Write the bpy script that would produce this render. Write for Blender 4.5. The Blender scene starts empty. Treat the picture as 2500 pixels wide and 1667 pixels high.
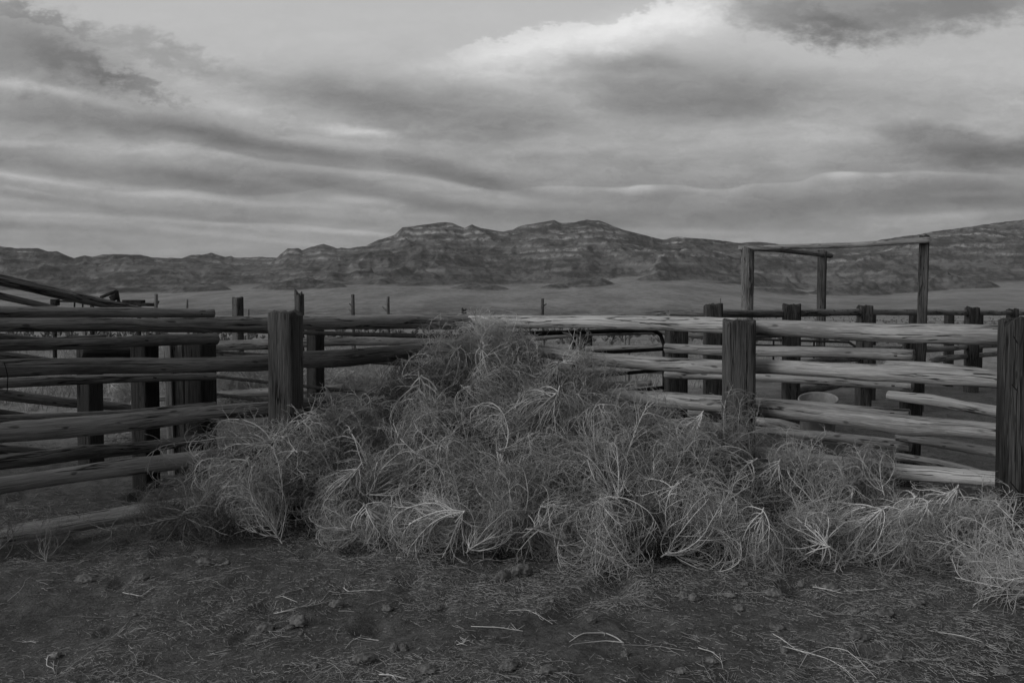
import bpy, math, random
import numpy as np
from mathutils import Vector, Matrix, Quaternion

C = bpy.context.scene
COL = C.collection
R = math.radians

# ------------------------------------------------------------------ camera
FPX, HOR, EYE = 1944.0, 768.0, 1.55          # focal length in photo pixels, horizon row, eye height
PITCH = math.atan((833.5 - HOR) / FPX)
cam_d = bpy.data.cameras.new('camera'); cam = bpy.data.objects.new('camera', cam_d); COL.objects.link(cam)
cam_d.sensor_width = 36; cam_d.lens = 36 * FPX / 2500
cam_d.clip_start = 0.05; cam_d.clip_end = 40000
cam.location = (0, 0, EYE); cam.rotation_euler = (R(90) - PITCH, 0, 0)
C.camera = cam

def at(px, py, Y):
    """a point of the place from the direction it is seen in and its distance"""
    x = (px - 1250) / FPX; y = (833.5 - py) / FPX
    c, s = math.cos(PITCH), math.sin(PITCH)
    d = Vector((x, c + y * s, -s + y * c))
    return Vector((0, 0, EYE)) + d * (Y / d.y)

# ------------------------------------------------------------------ view
C.view_settings.view_transform = 'Standard'
C.view_settings.look = 'None'
C.view_settings.exposure = 0.0
C.view_settings.gamma = 1.0
C.view_settings.use_curve_mapping = False

# ------------------------------------------------------------------ node helpers
class NT:
    def __init__(s, tree): s.t = tree; s.n = tree.nodes; s.l = tree.links
    def new(s, typ, **k):
        n = s.n.new(typ)
        for a, v in k.items(): setattr(n, a, v)
        return n
    def put(s, sock, v):
        if hasattr(v, 'is_linked') or hasattr(v, 'links'): s.l.new(v, sock)
        else: sock.default_value = v
    def math(s, op, a, b=0.0, c=0.0, clamp=False):
        n = s.new('ShaderNodeMath', operation=op, use_clamp=clamp)
        s.put(n.inputs[0], a); s.put(n.inputs[1], b); s.put(n.inputs[2], c)
        return n.outputs[0]
    def vec(s, op, a, b=(0, 0, 0), out=0):
        n = s.new('ShaderNodeVectorMath', operation=op)
        s.put(n.inputs[0], a)
        if op == 'SCALE': s.put(n.inputs['Scale'], b)
        else: s.put(n.inputs[1], b)
        return n.outputs['Value'] if op in ('LENGTH', 'DOT_PRODUCT') else n.outputs[0]
    def ramp(s, v, a, b, lo=0.0, hi=1.0, smooth=True):
        n = s.new('ShaderNodeMapRange'); n.clamp = True
        if smooth: n.interpolation_type = 'SMOOTHSTEP'
        s.put(n.inputs[0], v)
        for i, x in enumerate((a, b, lo, hi)): s.put(n.inputs[i + 1], x)
        return n.outputs[0]
    def noise(s, vec, scale=1.0, detail=4.0, rough=0.5, dist=0.0, color=False):
        n = s.new('ShaderNodeTexNoise'); s.put(n.inputs['Vector'], vec)
        n.inputs['Scale'].default_value = scale; n.inputs['Detail'].default_value = detail
        n.inputs['Roughness'].default_value = rough; n.inputs['Distortion'].default_value = dist
        return n.outputs['Color'] if color else n.outputs[0]
    def scale3(s, v, sc, loc=(0, 0, 0)):
        n = s.new('ShaderNodeMapping'); s.put(n.inputs['Vector'], v)
        n.inputs['Scale'].default_value = sc; n.inputs['Location'].default_value = loc
        return n.outputs[0]
    def mix(s, f, a, b):
        n = s.new('ShaderNodeMix'); s.put(n.inputs[0], f); s.put(n.inputs[2], a); s.put(n.inputs[3], b)
        return n.outputs[0]
    def comb(s, x, y, z):
        n = s.new('ShaderNodeCombineXYZ'); s.put(n.inputs[0], x); s.put(n.inputs[1], y); s.put(n.inputs[2], z)
        return n.outputs[0]

# ------------------------------------------------------------------ sky
SUN_AZ, SUN_EL = R(-112), R(15)                 # from the left, a little behind the camera, low
W = bpy.data.worlds.new('World'); C.world = W; W.use_nodes = True
T = NT(W.node_tree); T.n.clear()
tc = T.new('ShaderNodeTexCoord')
sep = T.new('ShaderNodeSeparateXYZ'); T.l.new(tc.outputs['Generated'], sep.inputs[0])
dx, dy, dz = sep.outputs
yy = T.math('MAXIMUM', dy, 0.2)
gx = T.math('DIVIDE', dx, yy); gz = T.math('DIVIDE', dz, yy)
U = T.math('MULTIPLY_ADD', gx, 19.44, 12.50)                # hundreds of the photo's pixels, on the gnomonic plane of directions
V = T.math('MULTIPLY_ADD', gz, -19.44, HOR / 100)
P0 = T.comb(U, V, 0.0)
wn = T.vec('SUBTRACT', T.noise(T.scale3(P0, (1, 2.2, 1)), .55, 5, .62, color=True), (.5, .5, .5))
soft = T.vec('ADD', P0, T.vec('MULTIPLY', wn, (1.6, .55, 0)))
wn2 = T.vec('SUBTRACT', T.noise(T.scale3(P0, (1, 1.8, 1)), 1.25, 9, .68, color=True), (.5, .5, .5))
wisp = T.vec('ADD', P0, T.vec('MULTIPLY', wn2, (2.6, 1.5, 0)))
wn3 = T.vec('SUBTRACT', T.noise(T.scale3(P0, (.4, 1.2, 1)), .7, 2, .45, color=True), (.5, .5, .5))
lens = T.vec('ADD', P0, T.vec('MULTIPLY', wn3, (.8, .22, 0)))
CO = {'s': soft, 'w': wisp, 'l': lens}
g = None
def add(v):
    global g
    g = v if g is None else T.math('ADD', g, v)
_n = [0]
def stage():
    """order the long sum in stages: the shader stack holds only so many values at once"""
    tiny = T.math('MULTIPLY', g, 1e-7); tv = T.comb(tiny, tiny, tiny)
    for k_ in CO: CO[k_] = T.vec('ADD', CO[k_], tv)
def blob(kind, x, y, a, b, ang, amp, s=.6):
    _n[0] += 1
    if _n[0] % 12 == 0: stage()
    n = T.new('ShaderNodeMapping', vector_type='TEXTURE'); T.l.new(CO[kind], n.inputs['Vector'])
    n.inputs['Location'].default_value = (x / 100, y / 100, 0)
    n.inputs['Rotation'].default_value = (0, 0, R(ang)); n.inputs['Scale'].default_value = (a / 100, b / 100, 1)
    add(T.ramp(T.vec('LENGTH', n.outputs[0]), 1 + s, max(0, 1 - s), 0, amp * .86 / 255))
# base brightness of the veil by elevation
fc = T.new('ShaderNodeFloatCurve'); cv = fc.mapping.curves[0]
T.l.new(T.math('DIVIDE', V, 8.0), fc.inputs['Value'])
pts = [(0, 190), (1.2, 190), (2.1, 180), (3.0, 168), (4.2, 160), (5.2, 150), (6.2, 147), (7.6, 142)]
cv.points[0].location = (0, 190 / 255); cv.points[1].location = (1, 140 / 255)
for x, y in pts[1:]: cv.points.new(x / 8, y / 255)
fc.mapping.update(); add(fc.outputs[0])
for b_ in [
    # upper left ragged cloud
    ('w', 60, 120, 230, 85, 16, -44, .6), ('s', 180, 165, 220, 55, 18, -18, .9), ('w', 230, 175, 170, 32, 22, -20, .7), ('w', 400, 135, 170, 28, 18, -34, .8),
    ('w', 100, 50, 120, 16, 18, -30, .6), ('w', 350, 215, 120, 16, 22, -26, .7),
    ('s', 160, 235, 160, 12, 12, 22, .8), ('s', 100, 285, 360, 46, 8, -26, .7), ('s', 420, 320, 330, 32, 8, -22, .7),
    ('s', 520, 265, 170, 14, 6, 14, .9), ('s', 30, 350, 130, 9, 3, 18, .9),
    # middle
    ('s', 760, 225, 190, 34, 6, -20, .7), ('s', 1120, 280, 280, 50, 7, -18, .8), ('s', 1000, 250, 330, 55, 5, -14, .8), ('s', 1180, 300, 160, 28, 4, -8, .8),
    ('s', 870, 322, 75, 13, 2, 34, .8), ('s', 720, 345, 230, 10, 4, 10, .9), ('s', 440, 372, 190, 11, 3, 18, .9),
    # long lens streaks
    ('l', 930, 400, 400, 26, 8.5, -12, .9), ('l', 1130, 430, 220, 20, 13, -16, .6), ('l', 640, 352, 220, 14, 9, -22, .7),
    ('l', 180, 402, 330, 24, 7, -18, .9), ('l', 590, 447, 240, 26, 4, -17, .9), ('l', 900, 468, 260, 18, 10, -24, .7),
    ('l', 1050, 500, 330, 20, 7, -14, .8), ('l', 220, 450, 300, 9, 7, 24, .9), ('l', 560, 492, 360, 7, 4, 14, .9),
    ('l', 1080, 450, 180, 8, 9, 16, .9), ('l', 890, 496, 90, 9, 3, 22, .9), ('l', 80, 478, 150, 10, 9, -22, .8),
    ('l', 300, 520, 420, 12, 3, -14, .8), ('l', 450, 543, 460, 6, 3.4, 14, .95), ('l', 120, 556, 300, 9, 4, -18, .8),
    ('l', 560, 578, 220, 6, 7, 11, .95), ('l', 720, 530, 200, 7, 5, -12, .9), ('l', 900, 572, 150, 5, 4, 16, .9),
    # bright bank at the top and the ragged dark one beside it
    ('s', 1500, 105, 380, 50, -12, 12, .8), ('s', 1660, 60, 190, 50, -12, 14, .8), ('s', 1330, 115, 300, 22, -12, 12, .8),
    ('s', 1250, 195, 100, 9, 0, 18, .9), ('w', 2150, -10, 370, 86, -2, -50, .5), ('w', 1940, 66, 180, 40, 10, -32, .6), ('w', 2200, 60, 220, 40, -4, -22, .7),
    ('w', 2080, 95, 120, 28, 4, -24, .7), ('w', 2430, 15, 130, 45, -20, -20, .8), ('s', 2350, 95, 180, 50, 0, -4, .8),
    # big grey patches on the right
    ('s', 1690, 205, 230, 58, 3, -34, .8), ('s', 1540, 165, 140, 20, 4, -22, .8), ('s', 1700, 270, 190, 26, 3, -20, .7),
    ('s', 1450, 215, 140, 18, 2, -14, .8), ('s', 2000, 240, 300, 40, 0, -12, .9), ('s', 1850, 330, 400, 18, 0, 8, .9),
    ('s', 2285, 345, 125, 36, 10, -40, .6), ('s', 2480, 372, 130, 34, -12, -32, .8), ('s', 2490, 460, 160, 70, 0, -24, .9), ('s', 2300, 470, 300, 60, 0, -8, .9),
    ('s', 1350, 400, 260, 24, 0, -8, .9), ('s', 1900, 395, 420, 26, 0, -9, .8), ('s', 2440, 250, 90, 60, 0, 6, .9),
    ('l', 2080, 500, 360, 26, -2, -18, .7), ('l', 2300, 528, 130, 10, -3, 22, .9), ('l', 1780, 540, 330, 18, 2, -12, .9),
    ('l', 1650, 566, 140, 6, 1, 14, .9), ('l', 1800, 490, 120, 10, -6, 8, .9), ('l', 2360, 472, 80, 7, 0, 12, .9),
    ('l', 1260, 520, 200, 20, 3, -14, .8), ('l', 1190, 545, 130, 8, 3, -8, .9),
]: blob(*b_)
def band(kind, pts, T_, sharp, amp, u0, u1, fade):
    """a sheet of cloud with one crisp edge along pts: T_ hundreds of pixels thick, above the edge if positive"""
    s_ = T.new('ShaderNodeSeparateXYZ'); T.l.new(CO[kind], s_.inputs[0])
    f_ = T.new('ShaderNodeFloatCurve'); c_ = f_.mapping.curves[0]
    T.l.new(T.math('MULTIPLY_ADD', s_.outputs[0], 1 / 35, 5 / 35), f_.inputs['Value'])
    ps = sorted(pts); c_.points[0].location = (0, ps[0][1] / 800); c_.points[1].location = (1, ps[-1][1] / 800)
    for x, y in ps: c_.points.new((x + 500) / 3500, y / 800)
    f_.mapping.update()
    d_ = T.math('SUBTRACT', T.math('MULTIPLY', f_.outputs[0], 8.0), s_.outputs[1])
    if T_ < 0: d_ = T.math('MULTIPLY', d_, -1.0); T_ = -T_
    m_ = T.math('MULTIPLY', T.ramp(d_, -sharp, sharp), T.ramp(d_, T_, T_ * .15))
    e_ = T.math('MULTIPLY', T.ramp(s_.outputs[0], u0 - fade, u0 + fade), T.ramp(s_.outputs[0], u1 + fade, u1 - fade))
    add(T.math('MULTIPLY', T.math('MULTIPLY', m_, e_), amp / 255))
stage()
band('l', [(400, 335), (531, 366), (691, 398), (957, 432), (1120, 450), (1250, 466), (1330, 470)], .62, .05, -22, 5.2, 12.6, .9)
band('l', [(-200, 400), (0, 420), (160, 444), (292, 468), (425, 468), (611, 481), (717, 474), (800, 464), (900, 455)], .70, .05, -18, -3, 7.6, .9)
band('l', [(0, 448), (160, 478), (300, 490), (500, 500)], .25, .06, -14, -3, 2.2, 1.2)
stage()
band('s', [(850, 315), (930, 324), (1010, 340), (1116, 345), (1250, 342), (1400, 330)], 1.1, .07, -12, 8.8, 13.4, 1.0)
band('s', [(1350, 270), (1500, 296), (1650, 302), (1850, 285), (2000, 270)], 1.3, .12, -12, 14.2, 19.0, 1.0)
band('s', [(2050, 380), (2200, 404), (2300, 412), (2500, 410)], .9, .07, -16, 21.5, 27, .9)
stage()
band('w', [(950, 165), (1060, 140), (1180, 112), (1300, 85), (1420, 70), (1500, 56), (1600, 28), (1740, 0), (1850, -20)], -1.1, .10, 26, 11.2, 17.6, 1.3)
band('l', [(700, 548), (850, 560), (1000, 572)], -.10, .03, 12, 4.5, 9.5, 1.5)
stage(); soft, wisp, lens = CO['s'], CO['w'], CO['l']
# the shelf cloud with its bright wavy upper edge
se = T.new('ShaderNodeSeparateXYZ'); T.l.new(lens, se.inputs[0])
fs = T.new('ShaderNodeFloatCurve'); cs = fs.mapping.curves[0]
T.l.new(T.math('DIVIDE', U, 25.0), fs.inputs['Value'])
shelf = [(1170, 474), (1260, 466), (1330, 457), (1420, 459), (1510, 460), (1570, 454), (1650, 455), (1750, 465), (1830, 452), (1925, 449),
         (1985, 432), (2050, 422), (2150, 425), (2220, 421), (2300, 423), (2440, 428)]
cs.points[0].location = (0, .60); cs.points[1].location = (1, (430 - 400) / 100)
for x, y in shelf: cs.points.new(x / 2500, (y - 400) / 100)
fs.mapping.update()
dsh = T.math('SUBTRACT', T.math('SUBTRACT', V, 4.0), fs.outputs[0])          # below the edge: positive
mx = T.math('MULTIPLY', T.ramp(U, 11.8, 14.0), T.ramp(U, 25.2, 23.0))
lump = T.ramp(T.noise(T.scale3(P0, (1, 0, 0)), .55, 2, .5), .46, .64)
rim = T.math('MULTIPLY', T.ramp(dsh, -.02, .03), T.ramp(dsh, T.math('MULTIPLY_ADD', lump, .22, .10), .0))
add(T.math('MULTIPLY', T.math('MULTIPLY', rim, mx), T.math('MULTIPLY_ADD', lump, .11, .015)))
body = T.math('MULTIPLY', T.ramp(dsh, .02, .35), T.ramp(dsh, 1.25, .5))
add(T.math('MULTIPLY', T.math('MULTIPLY', body, mx), -17 / 255))
add(T.math('MULTIPLY', T.math('MULTIPLY', T.ramp(dsh, -.5, -.02), T.ramp(dsh, .0, -.03)), T.math('MULTIPLY', mx, -10 / 255)))
# texture of the veil
n1 = T.math('SUBTRACT', T.noise(T.scale3(soft, (.28, 1.5, 1)), 1.0, 6, .55), .5)
n2 = T.math('SUBTRACT', T.noise(T.scale3(wisp, (.7, 2.4, 1)), 1.5, 7, .62), .5)
streaky = T.ramp(V, .6, 3.6, .12, 1.0)
add(T.math('MULTIPLY', T.math('MULTIPLY', n1, streaky), 66 / 255))
add(T.math('MULTIPLY', T.math('MULTIPLY', n2, T.ramp(V, .3, 3.0, .25, 1.0)), 42 / 255))
n3 = T.math('SUBTRACT', T.noise(T.scale3(soft, (.12, .9, 1), (5, 3, 0)), 1.3, 3, .5), .5)
add(T.math('MULTIPLY', T.math('MULTIPLY', n3, T.ramp(V, 2, 5)), 26 / 255))
front = T.math('POWER', T.math('MAXIMUM', g, .02), 2.2)
# the rest of the sky, out of the picture: bright low in the west (left), dull behind and to the right
sun_dir = Vector((math.sin(SUN_AZ) * math.cos(SUN_EL), math.cos(SUN_AZ) * math.cos(SUN_EL), math.sin(SUN_EL)))
dt = T.vec('DOT_PRODUCT', tc.outputs['Generated'], tuple(sun_dir))
rest = T.math('ADD', T.ramp(dt, -.1, .95, .055, .62), T.ramp(dz, .3, 1.0, 0, .14))
rest = T.math('MULTIPLY', rest, T.ramp(T.noise(tc.outputs['Generated'], 3.0, 5, .6), .3, .7, .8, 1.2))
tot = T.mix(T.ramp(dy, .3, .62), rest, front)
sky = T.new('ShaderNodeTexSky', sky_type='NISHITA', sun_disc=False)
sky.sun_elevation = SUN_EL; sky.sun_rotation = SUN_AZ
bw = T.new('ShaderNodeRGBToBW'); T.l.new(sky.outputs[0], bw.inputs[0])
tot = T.math('ADD', T.math('MULTIPLY', tot, 0.96 / .1), T.math('MULTIPLY', bw.outputs[0], .03))
bg = T.new('ShaderNodeBackground'); bg.inputs['Strength'].default_value = .1
T.l.new(tot, bg.inputs[0])
wo = T.new('ShaderNodeOutputWorld'); T.l.new(bg.outputs[0], wo.inputs[0])
W.cycles.sampling_method = 'MANUAL'; W.cycles.sample_map_resolution = 512

sd = bpy.data.lights.new('sun', 'SUN'); sd.energy = 1.9; sd.angle = R(45); sd.color = (1, .99, .98)
so = bpy.data.objects.new('sun', sd); COL.objects.link(so)
so.rotation_euler = sun_dir.to_track_quat('Z', 'Y').to_euler(); so.location = sun_dir * 50

# ------------------------------------------------------------------ numpy noise
_rs = np.random.RandomState(7); _perm = _rs.permutation(512)
_perm = np.concatenate([_perm, _perm]); _val = _rs.rand(512) * 2 - 1
def vnoise(x, y, z=0.0):
    x = np.asarray(x, float); y = np.asarray(y, float) + np.zeros_like(x); z = np.asarray(z, float) + np.zeros_like(x)
    xi, yi, zi = np.floor(x).astype(int), np.floor(y).astype(int), np.floor(z).astype(int)
    fx, fy, fz = x - xi, y - yi, z - zi
    fx, fy, fz = [t * t * (3 - 2 * t) for t in (fx, fy, fz)]
    def h(a, b, c): return _val[_perm[(_perm[(_perm[a & 511] + b) & 511] + c) & 511]]
    def L(a, b, t): return a + (b - a) * t
    r = [L(L(h(xi, yi, zi + k), h(xi + 1, yi, zi + k), fx), L(h(xi, yi + 1, zi + k), h(xi + 1, yi + 1, zi + k), fx), fy) for k in (0, 1)]
    return L(r[0], r[1], fz)
def fbm(x, y, z=0.0, o=4, rough=.5):
    s = 0; a = 1; n = 0
    for i in range(o):
        s = s + a * vnoise(x * 2 ** i + 17.3 * i, y * 2 ** i + 9.1 * i, z * 2 ** i); n += a; a *= rough
    return s / n
def ridged(x, y, o=5, rough=.55):
    s = 0; a = 1; n = 0
    for i in range(o):
        s = s + a * (1 - 2 * np.abs(vnoise(x * 2 ** i + 31.7 * i, y * 2 ** i + 11.9 * i))); n += a; a *= rough
    return s / n

# ------------------------------------------------------------------ objects
def tag(o, label=None, cat=None, group=None, kind=None):
    if label: o['label'] = label
    if cat: o['category'] = cat
    if group: o['group'] = group
    if kind: o['kind'] = kind
    return o
def empty(name, loc):
    o = bpy.data.objects.new(name, None); COL.objects.link(o); o.location = loc; o.empty_display_size = .2
    return o
def np_mesh(name, verts, quads=None, tris=None, smooth=True, attr=None):
    me = bpy.data.meshes.new(name)
    verts = np.asarray(verts, np.float32)
    loops = []; starts = []; tot_ = []
    n = 0
    for f in (quads, tris):
        if f is None or len(f) == 0: continue
        f = np.asarray(f, np.int32); k = f.shape[1]
        loops.append(f.ravel()); starts.append(np.arange(len(f)) * k + n); n += len(f) * k
        tot_.append(np.full(len(f), k))
    loops = np.concatenate(loops); starts = np.concatenate(starts); tot_ = np.concatenate(tot_)
    me.vertices.add(len(verts)); me.vertices.foreach_set('co', verts.ravel())
    me.loops.add(len(loops)); me.loops.foreach_set('vertex_index', loops)
    me.polygons.add(len(starts)); me.polygons.foreach_set('loop_start', starts.astype(np.int32)); me.polygons.foreach_set('loop_total', tot_.astype(np.int32))
    me.update(calc_edges=True); me.validate()
    if smooth: me.polygons.foreach_set('use_smooth', np.ones(len(me.polygons), bool))
    if attr:
        for an, (typ, data) in attr.items():
            a = me.attributes.new(an, typ, 'POINT')
            a.data.foreach_set('vector' if typ == 'FLOAT_VECTOR' else 'value', np.asarray(data, np.float32).ravel())
    return me
def link(name, me, mat, parent=None, loc=(0, 0, 0)):
    o = bpy.data.objects.new(name, me); COL.objects.link(o); o.location = loc
    if mat and not me.materials: me.materials.append(mat)
    if parent: o.parent = parent
    return o

# ------------------------------------------------------------------ materials
def mat(name):
    m = bpy.data.materials.new(name); m.use_nodes = True
    t = NT(m.node_tree); b = m.node_tree.nodes['Principled BSDF']
    b.inputs['Roughness'].default_value = .9
    b.inputs['Specular IOR Level'].default_value = .2
    return m, t, b
def bump(t, b, h, dist, strength=1.0):
    n = t.new('ShaderNodeBump'); n.inputs['Distance'].default_value = dist; n.inputs['Strength'].default_value = strength
    t.l.new(h, n.inputs['Height']); t.l.new(n.outputs[0], b.inputs['Normal'])

def wood(name, lo, hi, crack=.5, gr=1.0, spec=.2):
    m, t, b = mat(name)
    a = t.new('ShaderNodeAttribute', attribute_name='grain'); v = a.outputs['Vector']
    oi = t.new('ShaderNodeObjectInfo')
    warp = t.vec('SUBTRACT', t.noise(t.scale3(v, (2.2, 6, 6)), 1.0, 3, .5, color=True), (.5, .5, .5))
    v2 = t.vec('ADD', v, t.vec('MULTIPLY', warp, (.0, .035, .035)))
    fine = t.noise(t.scale3(v2, (4.5 * gr, 190 * gr, 190 * gr)), 1.0, 5, .6)
    mid = t.noise(t.scale3(v2, (1.6, 38, 38)), 1.0, 4, .6)
    big = t.noise(t.scale3(v, (1.2, 5, 5)), 1.0, 3, .55)
    c1 = t.noise(t.scale3(v2, (.8, 20, 20), (7, 3, 1)), 1.0, 3, .5)
    cr = t.ramp(t.math('ABSOLUTE', t.math('SUBTRACT', c1, .5)), .005, .020, 1, 0)
    cm = t.ramp(t.noise(t.scale3(v, (1.6, 9, 9), (3, 9, 4)), 1.0, 2, .5), .42, .54)
    cr = t.math('MULTIPLY', cr, cm)
    vo = t.new('ShaderNodeTexVoronoi'); t.l.new(t.scale3(t.vec('ADD', v, t.vec('MULTIPLY', warp, (.3, .1, .1))), (4.0, 13, 13)), vo.inputs['Vector']); vo.inputs['Scale'].default_value = 1
    kn = t.ramp(vo.outputs['Distance'], .09, .17, 1, 0)
    tone = t.math('MULTIPLY_ADD', fine, .68, t.math('MULTIPLY', mid, .32))
    tone = t.math('MULTIPLY_ADD', t.math('SUBTRACT', big, .5), .55, tone)
    tone = t.math('MULTIPLY_ADD', t.math('SUBTRACT', oi.outputs['Random'], .5), .16, tone)
    base = t.ramp(tone, .36, .66, lo, hi, smooth=False)
    base = t.math('MULTIPLY', base, t.math('SUBTRACT', 1.0, t.math('MULTIPLY', cr, .8 * min(1, crack * 1.6))))
    base = t.math('MULTIPLY', base, t.math('SUBTRACT', 1.0, t.math('MULTIPLY', kn, .62)))
    t.l.new(base, b.inputs['Base Color'])
    h = t.math('MULTIPLY_ADD', fine, .35, t.math('MULTIPLY', mid, .8))
    h = t.math('SUBTRACT', h, t.math('MULTIPLY', cr, 1.6 * crack))
    bump(t, b, h, .016, 1.0)
    b.inputs['Specular IOR Level'].default_value = spec
    return m
M = {}
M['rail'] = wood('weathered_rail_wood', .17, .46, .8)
M['rail_dark'] = wood('shade_toned_rail_wood', .085, .30, .9)  # same rail wood made darker: the left fence's shade is put into the colour
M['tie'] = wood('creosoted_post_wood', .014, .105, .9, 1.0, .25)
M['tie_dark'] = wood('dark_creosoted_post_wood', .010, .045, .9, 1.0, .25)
M['oldpost'] = wood('old_post_wood', .06, .30, 1.0)
m, t, b = mat('dark_pipe_steel')
gm = t.new('ShaderNodeNewGeometry')
b.inputs['Metallic'].default_value = 0; b.inputs['Roughness'].default_value = .85; b.inputs['Specular IOR Level'].default_value = .1
t.l.new(t.ramp(t.noise(gm.outputs['Position'], 14, 4, .6), .3, .7, .008, .022), b.inputs['Base Color']); M['steel'] = m
m, t, b = mat('worn_black_paint')
gm = t.new('ShaderNodeNewGeometry')
t.l.new(t.ramp(t.noise(gm.outputs['Position'], 9, 4, .6), .35, .7, .01, .035), b.inputs['Base Color']); M['implement'] = m
m, t, b = mat('old_tyre_rubber'); b.inputs['Base Color'].default_value = (.02, .02, .02, 1); M['rubber'] = m
m, t, b = mat('faded_plastic')
gm = t.new('ShaderNodeNewGeometry')
t.l.new(t.ramp(t.noise(gm.outputs['Position'], 9, 5, .65), .3, .75, .20, .32), b.inputs['Base Color'])
bump(t, b, t.noise(gm.outputs['Position'], 22, 4, .6), .006); M['tub'] = m
def weedmat(name, lo, hi, stems=False):
    m, t, b = mat(name)
    oi = t.new('ShaderNodeObjectInfo'); tc_ = t.new('ShaderNodeTexCoord')
    n = t.noise(tc_.outputs['Object'], 5.0, 4, .6)
    v = t.math('MULTIPLY_ADD', t.math('SUBTRACT', oi.outputs['Random'], .5), .4, n)
    col = t.ramp(v, .25, .75, lo, hi)
    if stems:       # the thick stems are bleached, the fine twigs duller
        ga = t.new('ShaderNodeAttribute', attribute_name='stem').outputs['Fac']
        col = t.math('MULTIPLY', col, t.math('MULTIPLY_ADD', ga, .50, .64))
    t.l.new(col, b.inputs['Base Color'])
    b.inputs['Roughness'].default_value = .8
    return m
M['weed'] = weedmat('dry_tumbleweed_twigs', .30, .62, True)
M['weed_pale'] = weedmat('bleached_tumbleweed_twigs', .42, .62, True)
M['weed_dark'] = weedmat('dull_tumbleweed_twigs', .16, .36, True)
M['twig'] = weedmat('bleached_ground_twigs', .40, .60)
M['straw'] = weedmat('dry_litter', .10, .42)
m, t, b = mat('soil_clod')
tc_ = t.new('ShaderNodeTexCoord'); oi = t.new('ShaderNodeObjectInfo')
n = t.noise(tc_.outputs['Object'], 26, 6, .65)
t.l.new(t.math('ADD', t.ramp(n, .35, .65, .06, .17), t.math('MULTIPLY', oi.outputs['Random'], .04)), b.inputs['Base Color'])
bump(t, b, n, .012); M['clod'] = m

m, t, b = mat('ground_soil')
gm = t.new('ShaderNodeNewGeometry'); pos = gm.outputs['Position']
sp = t.new('ShaderNodeSeparateXYZ'); t.l.new(pos, sp.inputs[0]); gX, gY, _ = sp.outputs
dist = t.vec('LENGTH', pos)
a_ = t.noise(pos, 1.1, 5, .6); b_ = t.noise(pos, 9, 6, .65); c_ = t.noise(pos, 60, 5, .7); d_ = t.noise(pos, 320, 3, .6)
soil = t.ramp(t.math('MULTIPLY_ADD', b_, .35, t.math('MULTIPLY_ADD', a_, .25, t.math('MULTIPLY', c_, .40))), .40, .60, .052, .145)
grit = t.ramp(d_, .52, .66, 0, .06)
soil = t.math('ADD', soil, grit)
g1 = t.noise(t.scale3(pos, (.5, .22, 1)), .8, 7, .7); g2 = t.noise(pos, 3.5, 6, .75)
grass = t.ramp(t.math('MULTIPLY_ADD', g1, .55, t.math('MULTIPLY', g2, .45)), .34, .64, .08, .36)
edge = t.math('MULTIPLY_ADD', t.math('SUBTRACT', t.noise(pos, .25, 4, .6), .5), 7.0, t.math('MULTIPLY_ADD', gX, -.55, gY))
# pens are trampled bare, the range outside them is pale dry grass
fg = t.ramp(edge, 11.5, 17.0)
near = t.mix(fg, soil, grass)
p1 = t.noise(t.scale3(pos, (.006, .003, 1)), 1.0, 6, .65); p2 = t.noise(t.scale3(pos, (.05, .02, 1)), 1.0, 5, .65)
plain = t.ramp(t.math('MULTIPLY_ADD', p1, .5, t.math('MULTIPLY', p2, .5)), .42, .58, .15, .29)
t.l.new(t.mix(t.ramp(dist, 40, 160), near, plain), b.inputs['Base Color'])
hh = t.math('MULTIPLY_ADD', b_, 1.0, t.math('MULTIPLY_ADD', c_, .5, t.math('MULTIPLY', d_, .10)))
bump(t, b, hh, .045, 1.0); M['ground'] = m

m, t, b = mat('mountain_rock')
gm = t.new('ShaderNodeNewGeometry'); pos = gm.outputs['Position']
cl = t.new('ShaderNodeAttribute', attribute_name='cliff').outputs['Fac']
fo = t.new('ShaderNodeAttribute', attribute_name='fan').outputs['Fac']
k1 = t.noise(t.scale3(pos, (.0022, .0022, .012)), 1.0, 8, .72)
k2 = t.noise(t.scale3(pos, (.022, .012, .022)), 1.0, 7, .75)
k3 = t.noise(t.scale3(pos, (.0007, .0007, .045)), 1.0, 5, .6)
rock = t.ramp(t.math('MULTIPLY_ADD', k2, .5, t.math('MULTIPLY', k1, .5)), .43, .57, .042, .130)
hgt = t.new('ShaderNodeSeparateXYZ'); t.l.new(pos, hgt.inputs[0])
pale = t.math('MULTIPLY', t.math('MULTIPLY', cl, t.ramp(hgt.outputs[2], 150, 640, .12, 1.15)), t.math('MULTIPLY', t.ramp(k1, .46, .58), t.ramp(k2, .36, .58)))
rock = t.math('MULTIPLY_ADD', pale, .21, rock)
rock = t.math('MULTIPLY_ADD', t.ramp(k3, .50, .60), .016, rock)
q1 = t.noise(t.scale3(pos, (.004, .0015, .01)), 1.0, 6, .65); q2 = t.noise(t.scale3(pos, (.03, .009, .02)), 1.0, 5, .7)
fan = t.ramp(t.math('MULTIPLY_ADD', q1, .55, t.math('MULTIPLY', q2, .45)), .38, .62, .17, .29)
fy = hgt.outputs[1]
brush = t.math('MULTIPLY', t.math('MULTIPLY', t.ramp(fy, 3300, 2600), t.ramp(t.noise(t.scale3(pos, (.02, .006, 1)), 1.0, 5, .7), .42, .56)), .11)
fan = t.math('SUBTRACT', fan, brush)
t.l.new(t.mix(fo, rock, fan), b.inputs['Base Color'])
b.inputs['Roughness'].default_value = 1; b.inputs['Specular IOR Level'].default_value = 0
bump(t, b, t.math('ADD', k2, k1), 22, .4); M['mountain'] = m

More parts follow.
